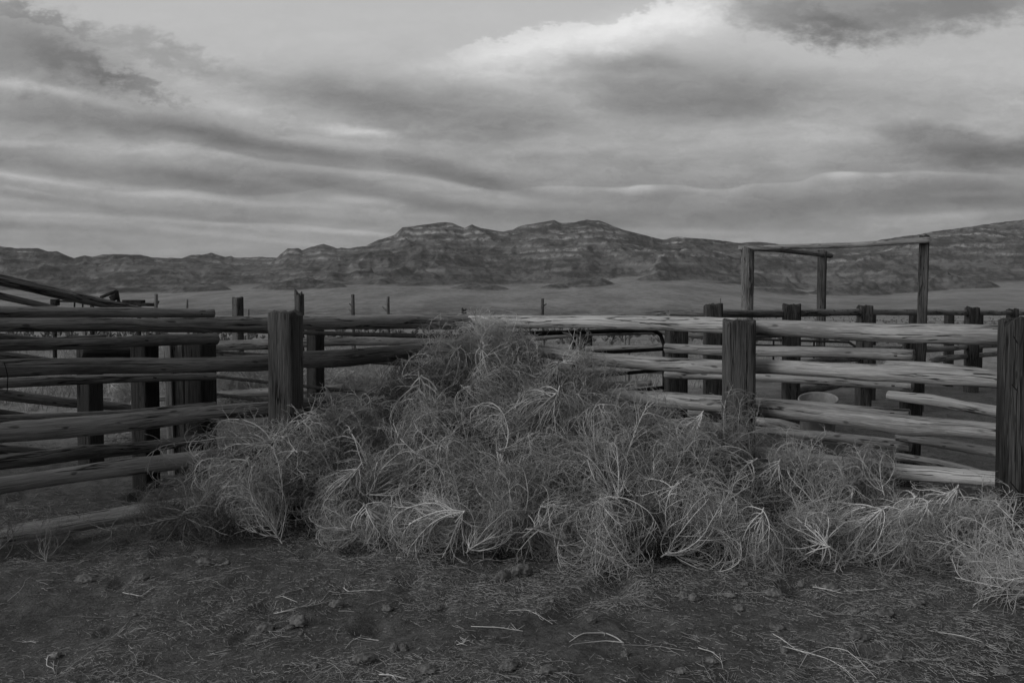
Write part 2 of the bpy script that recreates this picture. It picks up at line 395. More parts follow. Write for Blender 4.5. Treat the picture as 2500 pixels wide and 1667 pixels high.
# ------------------------------------------------------------------ ground
def gz_np(x, y):
    d = np.hypot(x, y)
    z = .05 * fbm(x * .35, y * .35, 0, 3) + .028 * fbm(x * 1.7 + 5, y * 1.7, 0, 3) + .012 * fbm(x * 7, y * 7 + 3, 0, 3)
    pit = np.clip(fbm(x * 3.1 + 50, y * 3.1, 0, 2) - .42, 0, 1) * .16
    z = z - pit
    return z * np.clip(1 - (d - 20) / 20, 0, 1)
def ground_z(x, y): return float(gz_np(np.array([float(x)]), np.array([float(y)]))[0])
az = np.concatenate([np.linspace(-180, -48, 40, endpoint=False), np.linspace(-48, 48, 900), np.linspace(48, 180, 41)[1:]])[:-1]
az = np.radians(az)
r1 = 1.2 * 1.0065 ** np.arange(0, 440); r2 = r1[-1] * 1.045 ** np.arange(1, 170)
rr = np.concatenate([[.02, .5], r1, r2]); rr = rr[rr < 16000]
AA, RR = np.meshgrid(az, rr)
X, Y = np.sin(AA) * RR, np.cos(AA) * RR
Z = gz_np(X, Y)
nr, na = X.shape
idx = np.arange(nr * na).reshape(nr, na); nx = np.roll(idx, -1, axis=1)
q = np.stack([idx[:-1], nx[:-1], nx[1:], idx[1:]], -1).reshape(-1, 4)[:, ::-1]
gme = np_mesh('ground', np.stack([X, Y, Z], -1).reshape(-1, 3), q)
gro = link('ground', gme, M['ground']); tag(gro, kind='structure')

# ------------------------------------------------------------------ mountains
sky_pts = [(-700, 560), (-300, 590), (0, 602), (48, 607), (96, 606), (122, 615), (143, 614), (183, 631), (210, 624), (228, 628), (255, 622), (298, 621),
 (345, 623), (372, 629), (446, 631), (468, 622), (494, 623), (518, 618), (550, 628), (566, 626), (574, 630), (632, 628), (678, 630), (686, 621),
 (704, 607), (731, 607), (739, 611), (771, 601), (792, 596), (810, 602), (824, 607), (834, 605), (850, 607), (893, 601), (925, 587), (965, 574),
 (983, 556), (1010, 554), (1058, 547), (1087, 543), (1103, 545), (1135, 558), (1153, 549.5), (1175, 558), (1228, 566.5), (1250, 562), (1266, 555),
 (1282, 550), (1330, 543), (1351, 538), (1370, 546), (1409, 543), (1433, 538), (1460, 539), (1489, 550), (1516, 561), (1553, 570), (1580, 577),
 (1617, 586), (1654, 579), (1707, 583), (1744, 587), (1808, 594), (1850, 591), (1900, 597), (2060, 603), (2110, 596), (2153, 585), (2207, 577),
 (2244, 573), (2276, 566), (2340, 558), (2393, 550), (2462, 541), (2500, 538), (2800, 515), (3200, 540)]
base_pts = [(-700, 700), (0, 706), (250, 714), (400, 716), (500, 704), (700, 702), (900, 692), (1100, 700), (1300, 702), (1450, 696), (1600, 680), (1750, 690),
 (1850, 706), (1950, 716), (2100, 722), (2250, 710), (2350, 700), (2500, 692), (3200, 690)]
tt = np.linspace(-.95, .95, 1500); pxs = 1250 + FPX * tt
Ys = np.concatenate([np.linspace(2400, 4600, 60, endpoint=False), np.linspace(4600, 7600, 300, endpoint=False), np.linspace(7600, 9500, 20)])
crest = (HOR - np.interp(pxs, [p[0] for p in sky_pts], [p[1] for p in sky_pts])) / FPX
crest += .0006 * fbm(pxs / 14.0, 0 * pxs, 0, 3)
base = (HOR - np.interp(pxs, [p[0] for p in base_pts], [p[1] for p in base_pts])) / FPX
base = np.convolve(np.pad(base, 60, mode='edge'), np.ones(121) / 121, 'valid')
TT, YY = np.meshgrid(tt, Ys)
PX = 1250 + FPX * TT; XX0 = TT * YY
Yb = 5200 + 520 * fbm(TT * 6, 0 * TT, 0, 1) + 300 * fbm(XX0 / 700, YY / 500, 3, 3)
Yc = 7100 + 250 * fbm(TT * 6 + 9, 0 * TT, 0, 3)
crest_s = np.convolve(np.pad(crest, 50, mode='edge'), np.hanning(101) / np.hanning(101).sum(), 'valid')
zc = crest_s[None, :] * Yc
XX = TT * YY
def fan_z(Yq):
    s_ = np.clip((Yq - 2500) / 2700, 0, 2)
    return base[None, :] * 5200 * s_ ** 1.15 + 14 * s_ * fbm(TT * Yq / 420, Yq / 900, 0, 4)
zf = fan_z(np.minimum(YY, Yb)); zb = zf
u = np.clip((YY - Yb) / (Yc - Yb), 0, 1)
sm = u * u * (3 - 2 * u)
prof = .62 * u + .38 * sm
prof = np.where(u < .5, prof, prof)
WX = XX + 520 * fbm(XX / 900, YY / 480, 9, 3)
lobe = .42 + .80 * ridged(WX / 620 + .35 * fbm(XX / 300, YY / 500, 3, 3), YY / 2600, 3, .5)
lobe = np.clip(lobe, .02, 1) ** 1.3
lk = np.clip((u - .10) / .65, 0, 1); lk = lk * lk * (3 - 2 * lk)
lobe = lobe + (1 - lobe) * lk
body_z = zb + (zc - zb) * prof * lobe
zf2 = fan_z(np.minimum(YY, Yb + 1500))
zz = body_z
env = np.sin(np.pi * np.clip(u, 0, 1)) ** .8
wx = XX / 620 + .5 * fbm(XX / 900, YY / 900, 0, 3); wy = YY / 620
rid = ridged(wx * .8 + wy * .45, wy * 1.2 - wx * .35, 6, .52)
sp1 = ridged(WX / 330 + .6 * fbm(XX / 500, YY / 500, 2, 2), YY / 1500, 4, .5)
zz = zz + env * lobe * (zc - zb) * (.20 * (rid - .10) + .04 * (sp1 - .2))
# terraces of bedded rock
per = 62.0
qh = zz / per + .75 * fbm(XX / 1100, YY / 900, 5, 4); fl = np.floor(qh); fr = qh - fl
hard = .5 + .5 * vnoise(fl * 3.7, 0 * fl, 0 * fl)
st = np.clip(fr / .38, 0, 1); st = st * st * (3 - 2 * st) * .38 + fr * .62
k = np.clip(.35 + .9 * hard + .5 * fbm(XX / 400, YY / 400, 1, 3), 0, 1) * np.clip((u - .02) / .15, 0, 1)
zz = zz + (st - fr) * per * k
cliff = np.clip((.28 - fr) / .08, 0, 1) * np.clip(fr / .05, 0, 1) * k
zz = np.maximum(zz, zf2); zf = zf2
# low dark foothills on the fan
for (hx, hy, hw, hh_) in [(700, 688, 90, 24), (780, 692, 70, 20), (1170, 697, 75, 17), (1355, 700, 40, 16), (1440, 692, 60, 24), (200, 716, 26, 11), (262, 717, 26, 8),
                          (480, 708, 90, 26), (2130, 722, 80, 26), (2250, 712, 110, 44), (2060, 716, 90, 28), (1900, 712, 80, 14), (2360, 700, 80, 30)]:
    e = ((PX - hx) / hw) ** 2 + ((YY - 4980) / 260) ** 2
    zz = zz + np.clip(1 - e, 0, 1) ** .8 * hh_ / FPX * 4900 * (.75 + .4 * ridged(PX / 45, YY / 200, 3)) * .8
zz = np.where(YY > Yc, np.minimum(zz, zc) - (YY - Yc) * .12, zz)
el = zz / YY
mxe = el.max(0)
mxs = mxe
fac0 = np.convolve(np.pad(crest / mxs, 60, mode='edge'), np.hanning(121) / np.hanning(121).sum(), 'valid')[None, :]
w_ = np.clip((el - base[None, :]) / np.maximum(mxs - base, 1e-4)[None, :], 0, 1)
zz = zz * (1 + (fac0 - 1) * w_); el = zz / YY; mxs = el.max(0)
w2 = np.clip((el - base[None, :]) / np.maximum(mxs - base, 1e-4)[None, :], 0, 1)
zz = zz * (1 + ((crest / mxs)[None, :] - 1) * w2 ** 4); fac = fac0
zz[YY < 2450] = -3
fanm = 1 - np.clip((zz / (1 + (fac - 1) * w_) - zf) / 9, 0, 1)
nr, na = TT.shape; idx = np.arange(nr * na).reshape(nr, na)
q = np.stack([idx[:-1, :-1], idx[:-1, 1:], idx[1:, 1:], idx[1:, :-1]], -1).reshape(-1, 4)
mme = np_mesh('mountains', np.stack([XX, YY, zz + EYE * w_], -1).reshape(-1, 3), q,
              attr={'cliff': ('FLOAT', cliff), 'fan': ('FLOAT', fanm)})
tag(link('mountains', mme, M['mountain']), kind='structure')

# ------------------------------------------------------------------ logs, posts
_seed = [0]
def stick_mesh(pts, rad, shape='round', twist=0.0, wob=.012, rough=.11, step=.05, sides=20, aspect=1.0, ragged=0.0, chip=0):
    """a log, pole or squared post along pts (metres); rad = radius or one per point"""
    _seed[0] += 1; sdv = _seed[0] * 13.7
    P = np.array([list(p) for p in pts], float)
    if np.ndim(rad) == 0: rad = [rad] * len(P)
    seg = np.linalg.norm(np.diff(P, axis=0), axis=1); cum = np.concatenate([[0], np.cumsum(seg)]); Lh = cum[-1]
    n = max(4, int(Lh / step)); s = np.linspace(0, Lh, n + 1)
    if len(P) > 2:                                     # smooth through the points
        dn = np.linspace(0, Lh, 200); path = np.stack([np.interp(dn, cum, P[:, i]) for i in range(3)], 1)
        kk = np.ones(25) / 25; pad = np.pad(path, ((12, 12), (0, 0)), mode='reflect', reflect_type='odd')
        path = np.stack([np.convolve(pad[:, i], kk, 'valid') for i in range(3)], 1)
        C_ = np.stack([np.interp(s, dn, path[:, i]) for i in range(3)], 1)
    else: C_ = np.stack([np.interp(s, cum, P[:, i]) for i in range(3)], 1)
    r = np.interp(s, cum, rad)
    d = C_[-1] - C_[0]; d /= np.linalg.norm(d)
    up = np.array([0, 0, 1.0]) if abs(d[2]) < .8 else np.array([0, 1.0, 0])
    e1 = np.cross(d, up); e1 /= np.linalg.norm(e1); e2 = np.cross(e1, d)
    C_ = C_ + (wob * vnoise(s * .9 + sdv, 0 * s + 2))[:, None] * e2 + (wob * vnoise(s * .8 + sdv, 0 * s + 7))[:, None] * e1
    th = np.linspace(0, 2 * np.pi, sides, endpoint=False)
    if shape == 'round':
        cr = np.ones(sides)
    else:
        cr = (np.abs(np.cos(th)) ** 9 + np.abs(np.sin(th)) ** 9) ** (-1 / 9.0)
    S, TH = np.meshgrid(s, th, indexing='ij')
    rr_ = r[:, None] * cr[None, :]
    ct, st_ = np.cos(TH), np.sin(TH)
    nz = fbm(S * 2.2 + sdv, ct * .8 + 3, st_ * .8, 3) * rough + .6 * rough * fbm(S * 7 + sdv, ct * 2.5, st_ * 2.5, 3, .6)
    gro_ = -np.clip(.10 - np.abs(fbm(S * .8 + sdv, ct * 2.2, st_ * 2.2 + 5, 2)), 0, .1) * .35 * (rough / .05)
    nz = nz + rough * 1.6 * np.clip(fbm(S * 3.1 + sdv * 2, ct * 1.2, st_ * 1.2 + 9, 1) - .45, 0, 1)
    rr_ = rr_ * (1 + nz + (gro_ if shape == 'round' else gro_ * .3))
    lx = rr_ * np.cos(TH) * aspect; ly = rr_ * np.sin(TH)
    ca, sa = math.cos(twist), math.sin(twist)
    x_, y_ = lx * ca - ly * sa, lx * sa + ly * ca
    V = C_[:, None, :] + x_[..., None] * e1 + y_[..., None] * e2
    if ragged:                                           # uneven cut at the far end
        V[-1] += (fbm(ct[-1] * 2 + sdv, st_[-1] * 2, 0, 2) * ragged)[:, None] * d
    G = np.stack([S + sdv, x_, y_], -1)
    m_ = sides; n_ = len(s)
    V = V.reshape(-1, 3); G = G.reshape(-1, 3)
    idx = np.arange(n_ * m_).reshape(n_, m_); nx_ = np.roll(idx, -1, 1)
    Q = np.stack([idx[:-1], nx_[:-1], nx_[1:], idx[1:]], -1).reshape(-1, 4)
    # caps: two inner rings and a centre so the cut ends are bevelled and real
    tris = []; quads = [Q]; Vs = [V]; Gs = [G]; cnt = len(V)
    for end, sg in ((0, -1), (n_ - 1, 1)):
        ring = idx[end]; c0 = V[ring].mean(0)
        inner = c0 + (V[ring] - c0) * .9 + d * sg * r[end] * .07
        gi = G[ring] * np.array([1, .9, .9])
        Vs += [inner, (c0 + d * sg * r[end] * .05)[None]]; Gs += [gi, np.array([[G[ring][0, 0], 0, 0]])]
        ii = cnt + np.arange(m_); cc = cnt + m_; cnt += m_ + 1
        a, b_2 = ring, np.roll(ring, -1); a2, b2 = ii, np.roll(ii, -1)
        qd = np.stack([a, a2, b2, b_2], -1); tr = np.stack([a2, np.full(m_, cc), b2], -1)
        if sg > 0: qd = qd[:, ::-1]; tr = tr[:, ::-1]
        quads.append(qd); tris.append(tr)
    return np.concatenate(Vs), np.concatenate(quads), np.concatenate(tris), np.concatenate(Gs)
def stick(name, root, pts, rad, m_, **k):
    V, Q, Tt, G = stick_mesh(pts, rad, **k)
    o_ = np.array(root.matrix_world.translation if False else root.location) if root else np.zeros(3)
    me = np_mesh(name, V - o_, Q[:, ::-1], Tt[:, ::-1], attr={'grain': ('FLOAT_VECTOR', G)})
    return link(name, me, M[m_], root)
def join(name, root, parts, m_):
    """several sticks as one mesh"""
    Vs, Qs, Ts, Gs = [], [], [], []; c = 0
    for (pts, rad, k) in parts:
        V, Q, Tt, G = stick_mesh(pts, rad, **k)
        Vs.append(V); Qs.append(Q + c); Ts.append(Tt + c); Gs.append(G); c += len(V)
    o_ = np.array(root.location) if root else np.zeros(3)
    me = np_mesh(name, np.concatenate(Vs) - o_, np.concatenate(Qs)[:, ::-1], np.concatenate(Ts)[:, ::-1], attr={'grain': ('FLOAT_VECTOR', np.concatenate(Gs))})
    return link(name, me, M[m_], root)

def dline(a, b_3):
    """distance along a fence line for a direction: a, b are (px, Y)"""
    ax, ay = (a[0] - 1250) / FPX * a[1], a[1]; bx, by = (b_3[0] - 1250) / FPX * b_3[1], b_3[1]
    def f(px):
        k = (px - 1250) / FPX
        t_ = (k * ay - ax) / ((bx - ax) - k * (by - ay))
        return ay + t_ * (by - ay)
    return f
def rail(root, line, spec, m_='rail', name='rail', off=0.0, **k):
    """spec: (px, top row, bottom row) along the rail"""
    pts, rad = [], []
    for px, y0, y1 in spec:
        Y_ = line(px) + off
        pts.append(at(px, (y0 + y1) / 2, Y_)); rad.append((y1 - y0) / 2 / FPX * Y_ * 1.07)
    return stick(name, root, pts, rad, m_, **k)
def post(root, px0, px1, top, Y_, m_='tie', name='post', shape='square', lean=0.0, twist=.0, depth=None, foot=-.3, **k):
    # old ties: checked, chipped at the top
    w = (px1 - px0) / 2 / FPX * Y_
    if shape == 'square': w = w / (math.cos(abs(twist) % (math.pi / 2)) + math.sin(abs(twist) % (math.pi / 2)))
    p = at((px0 + px1) / 2, top, Y_)
    q_ = Vector((p.x + lean, p.y, foot))
    kw = dict(wob=.006, rough=.022 if shape == 'square' else .05, sides=40, step=.04, ragged=.045); kw.update(k)
    return stick(name, root, [q_, p], w, m_, shape=shape, twist=twist, **kw)

# ---- front corral fence, left run
LA = dline((0, 5.30), (697, 6.26)); LB = dline((697, 6.34), (1150, 8.2))
o = empty('rail_fence', at(697, 768, 6.3).xy.to_3d())
tag(o, 'shadowed pole fence from the left edge to the pile with one square dark post', 'fence')
post(o, 657, 735, 765, 6.12, 'tie', twist=.20)
post(o, -330, -240, 760, 5.0, 'tie')
OF = .17
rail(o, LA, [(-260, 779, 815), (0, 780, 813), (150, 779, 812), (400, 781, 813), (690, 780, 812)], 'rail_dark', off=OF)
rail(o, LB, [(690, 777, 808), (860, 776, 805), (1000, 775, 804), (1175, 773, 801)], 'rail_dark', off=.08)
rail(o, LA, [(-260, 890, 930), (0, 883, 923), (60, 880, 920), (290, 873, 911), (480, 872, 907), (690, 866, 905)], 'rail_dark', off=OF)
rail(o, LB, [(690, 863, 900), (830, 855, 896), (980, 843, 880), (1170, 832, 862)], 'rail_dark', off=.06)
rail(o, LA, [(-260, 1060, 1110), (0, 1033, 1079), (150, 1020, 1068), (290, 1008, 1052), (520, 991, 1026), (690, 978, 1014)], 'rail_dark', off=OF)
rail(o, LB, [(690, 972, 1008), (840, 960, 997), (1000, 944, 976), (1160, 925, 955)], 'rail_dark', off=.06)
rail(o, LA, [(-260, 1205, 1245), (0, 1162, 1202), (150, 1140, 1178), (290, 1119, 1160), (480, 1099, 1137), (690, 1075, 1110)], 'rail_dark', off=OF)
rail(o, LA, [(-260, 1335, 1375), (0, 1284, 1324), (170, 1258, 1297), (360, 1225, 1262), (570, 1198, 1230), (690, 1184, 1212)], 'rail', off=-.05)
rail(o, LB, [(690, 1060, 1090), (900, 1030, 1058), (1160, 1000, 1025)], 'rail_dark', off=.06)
# iron strap/wire hanging at the left edge
stick('wire', o, [at(10, 885, 5.2), at(19, 915, 5.2), at(17, 955, 5.2)], .003, 'steel', wob=.002, sides=6)

# ---- front corral fence, right run
RA = dline((1180, 8.1), (1804, 6.5)); RB = dline((1804, 6.5), (2470, 5.0))
o = empty('rail_fence', at(1804, 768, 6.5).xy.to_3d())
tag(o, 'pale sunlit pole fence running from the pile to the right edge with two heavy posts', 'fence')
post(o, 1765, 1843, 783, 6.32, 'tie', twist=.10)
post(o, 2459, 2567, 783, 4.92, 'tie', twist=.06)
post(o, 1122, 1160, 797, 8.35, 'tie_dark')
rail(o, RA, [(1150, 771, 800), (1250, 769, 800), (1340, 770, 798), (1430, 772, 801), (1560, 774, 808), (1800, 777, 813)], off=.10, rough=.06)
rail(o, RB, [(1800, 782, 819), (1900, 783, 820), (2050, 785, 826), (2200, 788, 832), (2470, 792, 842)], off=.10, rough=.06)
rail(o, RA, [(1160, 820, 846), (1270, 833, 860), (1420, 855, 886), (1600, 868, 902), (1800, 878, 912)], off=.10)
rail(o, RB, [(1800, 874, 908), (1900, 880, 912), (2100, 888, 925), (2250, 894, 932), (2470, 905, 944)], off=.10)
rail(o, RA, [(1300, 925, 950), (1480, 950, 977), (1640, 959, 995), (1800, 972, 1008)], off=.10)
rail(o, RB, [(1800, 977, 1012), (1900, 984, 1020), (2000, 992, 1030), (2130, 1006, 1048), (2210, 1014, 1062), (2300, 1022, 1062), (2470, 1037, 1078)], off=.10)
rail(o, RA, [(1350, 1030, 1055), (1600, 1060, 1086), (1800, 1085, 1112)], off=.10)
rail(o, RB, [(1800, 1086, 1114), (1880, 1096, 1128), (2010, 1112, 1147), (2213, 1134, 1171), (2470, 1155, 1188)], off=.10)
rail(o, RB, [(1800, 1185, 1205), (2100, 1218, 1240), (2285, 1233, 1256), (2470, 1252, 1274)], off=.10)
# stubs of wire staples in the edge post
for (a, b_4) in (((2474, 820), (2484, 838)), ((2470, 938), (2482, 952)), ((2466, 1175), (2488, 1202))):
    stick('nail', o, [at(*a, 4.79), at(*b_4, 4.79)], .0035, 'steel', wob=.0, sides=6)

# ---- inner fence behind the left run
IL = dline((0, 6.2), (525, 7.4))
o = empty('rail_fence', at(350, 768, 7.0).xy.to_3d())
tag(o, 'dark inner pole fence with sawn pole ends, close behind the left run', 'fence')
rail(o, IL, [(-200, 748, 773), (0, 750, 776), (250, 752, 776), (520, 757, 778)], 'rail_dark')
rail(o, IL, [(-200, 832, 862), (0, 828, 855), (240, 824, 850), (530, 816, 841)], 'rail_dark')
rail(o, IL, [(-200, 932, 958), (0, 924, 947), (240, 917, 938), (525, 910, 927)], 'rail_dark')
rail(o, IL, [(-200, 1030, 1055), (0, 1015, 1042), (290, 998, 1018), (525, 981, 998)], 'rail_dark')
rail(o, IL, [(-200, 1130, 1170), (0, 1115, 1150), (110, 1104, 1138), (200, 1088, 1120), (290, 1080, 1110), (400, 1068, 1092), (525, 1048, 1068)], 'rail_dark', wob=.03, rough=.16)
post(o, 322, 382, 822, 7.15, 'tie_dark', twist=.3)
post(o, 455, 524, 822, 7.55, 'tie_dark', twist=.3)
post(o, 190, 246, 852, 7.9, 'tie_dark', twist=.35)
rail(o, IL, [(200, 845, 872), (345, 846, 872)], 'tie_dark', name='plank', off=.9)
o2 = o
for (a, b_5, c5, Y5, mm) in ((402, 420, 838, 7.75, 'oldpost'), (424, 452, 838, 7.8, 'tie')):
    post(o2, a, b_5, c5, Y5, mm, name='plank', aspect=1.0, lean=.03)

def nail(o, line, px, py, rr_, off=0.0):
    Y_ = line(px) + off - rr_ / FPX * line(px)
    stick('nail', o, [at(px - 7, py, Y_), at(px + 7, py + 1, Y_)], .005, 'steel', wob=0, sides=6)
for (px, py, r_) in ((355, 830, 13), (487, 765, 10), (375, 921, 9)): nail(o, IL, px, py, r_)
# ---- sloping poles of the loading chute
CH = dline((0, 7.6), (400, 9.2))
o = empty('loading_chute', at(100, 768, 8.2).xy.to_3d())
tag(o, 'cattle loading chute of dark poles climbing steeply to the left edge', 'cattle chute')
for sp_ in ([(-260, 620, 652), (0, 670, 697), (120, 695, 722), (270, 732, 753), (385, 757, 770)], [(-200, 665, 690), (0, 715, 733), (150, 751, 764)],
            [(-100, 800, 818), (0, 812, 828), (120, 826, 840), (255, 818, 832)],
            [(-200, 830, 852), (0, 858, 884), (130, 876, 892)], [(-200, 922, 948), (0, 948, 974), (180, 972, 995), (330, 990, 1006)],
            [(-150, 988, 1005), (0, 998, 1014), (90, 1011, 1022)], [(-150, 1075, 1090), (0, 1087, 1104), (160, 1100, 1112)], [(-150, 1096, 1108), (0, 1104, 1116), (80, 1112, 1124)]):
    rail(o, CH, sp_, 'rail_dark', name='pole')
post(o, -110, -60, 600, 8.0, 'tie_dark')

# ---- back fence seen through the left run
BL = dline((400, 12.6), (1150, 12.2))
o = empty('rail_fence', at(700, 768, 12.4).xy.to_3d())
tag(o, 'farther pole fence glimpsed between the left rails beyond the dark square post', 'fence')
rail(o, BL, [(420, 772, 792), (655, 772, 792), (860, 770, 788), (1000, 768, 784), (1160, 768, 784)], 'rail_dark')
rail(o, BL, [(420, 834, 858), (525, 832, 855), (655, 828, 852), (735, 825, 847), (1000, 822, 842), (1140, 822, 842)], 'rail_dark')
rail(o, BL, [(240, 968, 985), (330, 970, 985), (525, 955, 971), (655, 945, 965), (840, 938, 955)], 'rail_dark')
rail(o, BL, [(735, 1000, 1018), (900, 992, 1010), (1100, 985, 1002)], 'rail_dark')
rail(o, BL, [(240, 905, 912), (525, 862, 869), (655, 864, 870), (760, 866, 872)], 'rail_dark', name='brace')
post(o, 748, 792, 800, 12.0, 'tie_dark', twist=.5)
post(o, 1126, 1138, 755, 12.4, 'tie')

o = tag(post(None, 566, 594, 728, 15.5, 'tie', twist=.5, name='fence_post'), 'thick notched square post standing beyond the left pole fence', 'post')
o = tag(post(None, 718, 742, 717, 15.5, 'tie', twist=.5, name='fence_post', ragged=.12), 'tall dark post with split top just above the left square post', 'post')

# ---- range fence posts far off
for (a, b_6, tp, Y6, lab, br) in (
    (374, 383, 718, 24, 'slim post beside the dark farm machine', 0), (455, 461, 731, 34, 'very small lone post right of the farm machine', 0),
    (602, 608, 755, 40, 'short pale stub post right of the notched square post', 0),
    (857, 866, 719, 28, 'juniper post with bark flakes, tallest on the plain right of the dark posts', 1), (943, 951, 724, 32, 'forked juniper post with two side stubs, left of the pile', 2),
    (1322, 1330, 729, 34, 'crooked juniper post alone on the plain right of the pile top', 3), (1757, 1760, 728, 60, 'tiny distant post above the heavy right-hand fence', 0),
    (1521, 1526, 806, 17, 'thin stake beyond the right pipe gate', 0)):
    p = at((a + b_6) / 2, tp, Y6); w = (b_6 - a) / 2 / FPX * Y6
    parts = [([(p.x + .02, p.y, -.2), (p.x - .04 * (br == 3), p.y, p.z * .5), tuple(p)], [w * 1.15, w * 1.1, w * .9], dict(wob=.03, rough=.12, sides=12, step=.08))]
    for (hh7, sx, ln) in ([(.72, -1, .22), (.66, 1, .14), (.5, -1, .16)] if br == 2 else [(.8, -1, .13), (.7, -1, .16), (.25, -1, .2)] if br == 1 else [(.86, 1, .14), (.6, -1, .1)] if br == 3 else []):
        zb_ = p.z * hh7
        parts.append(([(p.x, p.y, zb_), (p.x + sx * ln, p.y, zb_ + ln * (1.1 if sx < 0 else .7))], [w * .5, w * .3], dict(wob=.02, rough=.1, sides=8)))
    tag(join('juniper_post' if br else 'fence_post', None, parts, 'oldpost'), lab, 'post')

# ---- pipe gates
def pipe(root, name, pts, r=.025): return stick(name, root, pts, r, 'steel', wob=.001, rough=.002, sides=12, step=.2)
def pipe_gate(label, a, b_8, zs, za=0, stiles=(0, 1), r=.027):
    """a, b: ground ends (x, y); zs: heights of the bars"""
    root = empty('pipe_gate', (a[0], a[1], 0)); tag(root, label, 'gate')
    A_, B_ = Vector((*a, 0)), Vector((*b_8, 0)); U_ = Vector((0, 0, 1))
    for i, z in enumerate(zs):
        if i == 0:
            c_ = (B_ - A_).normalized() * .07
            pipe(root, 'frame', [A_ + U_ * zs[-1], A_ + U_ * (z + .03)], r)
            pipe(root, 'frame', [A_ + U_ * z, B_ - c_ + U_ * z, B_ - c_ * .3 + U_ * (z - .02), B_ + U_ * (z - .07), B_ + U_ * zs[-1]], r)
        else: pipe(root, 'bar', [A_ + U_ * z, B_ + U_ * z], r * .85)
    for s_ in stiles:
        if 0 < s_ < 1:
            p = A_.lerp(B_, s_); pipe(root, 'upright', [p + U_ * zs[0], p + U_ * zs[-1]], r * .8)
    return root
ca_ = at(1128, 800, 8.5); cb_ = at(1215, 800, 8.2)
ga = at(480, 800, 12.6)
pipe_gate('black pipe gate hanging left of the tumbleweed pile behind the shadowed rails', (ca_.x, ca_.y), (ga.x, ga.y), (1.31, .98, .60, .33), stiles=(.58,))
gb = at(1622, 800, 10.4)
pipe_gate('black pipe gate right of the pile with rounded corner beside a wide post', (cb_.x, cb_.y), (gb.x, gb.y), (1.35, 1.10, .83, .60, .36), stiles=(.40,))
o = empty('number_tag', at(869, 817, 10.35)); tag(o, 'small scuffed white tag wired onto the left gate top bar', 'tag')
stick('plate', o, [at(856, 815.5, 10.2), at(881, 819, 10.1)], .013, 'tub', wob=.003, rough=.25, sides=10, aspect=.3)
gc, gd = at(1842, 830, 15.0), at(2095, 830, 13.5)
pipe_gate('low dark pipe gate far inside the pen behind the bare posts', (gc.x, gc.y), (gd.x, gd.y), (1.08, .98, .6), stiles=(.2, .6), r=.022)

# ---- fence across the back, right of the pile
CL = dline((1240, 12.5), (1640, 11.8))
o = empty('rail_fence', at(1450, 768, 12.2).xy.to_3d())
tag(o, 'back pole fence seen through the right pipe gate', 'fence')
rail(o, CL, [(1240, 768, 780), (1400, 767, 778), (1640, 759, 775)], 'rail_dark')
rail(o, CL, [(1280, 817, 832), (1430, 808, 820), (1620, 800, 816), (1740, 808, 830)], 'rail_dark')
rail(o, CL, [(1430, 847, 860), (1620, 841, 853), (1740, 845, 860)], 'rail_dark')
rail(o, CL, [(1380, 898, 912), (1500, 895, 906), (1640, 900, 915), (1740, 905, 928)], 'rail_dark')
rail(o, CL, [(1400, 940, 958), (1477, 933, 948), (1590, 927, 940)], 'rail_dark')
post(o, 1427, 1446, 808, 12.4, 'tie')
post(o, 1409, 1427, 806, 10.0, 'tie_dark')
post(o, 1534, 1538, 816, 12.4, 'oldpost')

# ---- inner fence behind the right run
IR = dline((1628, 8.6), (2235, 6.9))
o = empty('rail_fence', at(1950, 768, 7.9).xy.to_3d())
tag(o, 'inner pole fence behind the sunlit run, its rounded pole ends nailed to a wide post', 'fence')
post(o, 1627, 1677, 800, 8.9, 'tie')
rail(o, IR, [(1626, 838, 861), (1845, 846, 871), (2050, 851, 876), (2231, 855, 882)])
rail(o, IR, [(1626, 903, 922), (1845, 911, 931), (2050, 920, 943), (2228, 929, 955)])
rail(o, IR, [(1626, 958, 974), (1845, 973, 989), (2050, 987, 1004), (2220, 998, 1018)])
rail(o, IR, [(1626, 1020, 1040), (1845, 1041, 1061), (2050, 1057, 1079), (2222, 1074, 1100)])
for (px, py, r_) in ((2190, 868, 13), (2184, 941, 12), (2180, 1008, 9), (2180, 1085, 12)): nail(o, IR, px, py, r_)
post(o, 2204, 2264, 824, 7.25, 'tie', lean=-.06, twist=.3, rough=.05)

IE = dline((2170, 6.98), (2500, 6.05))
o = empty('rail_fence', at(2350, 768, 6.8).xy.to_3d())
tag(o, 'sagging split poles crossing behind the right edge post', 'fence')
rail(o, IE, [(2165, 882, 905), (2300, 890, 912), (2428, 903, 928), (2560, 915, 945)])
rail(o, IE, [(2168, 956, 976), (2280, 966, 992), (2428, 992, 1018), (2560, 1012, 1040)])
rail(o, IE, [(2190, 1056, 1076), (2300, 1072, 1094), (2428, 1092, 1116), (2560, 1110, 1136)])
rail(o, IE, [(2190, 1104, 1122), (2300, 1122, 1140), (2428, 1150, 1170), (2560, 1180, 1204)])
post(o, 2500, 2560, 830, 6.3, 'tie')

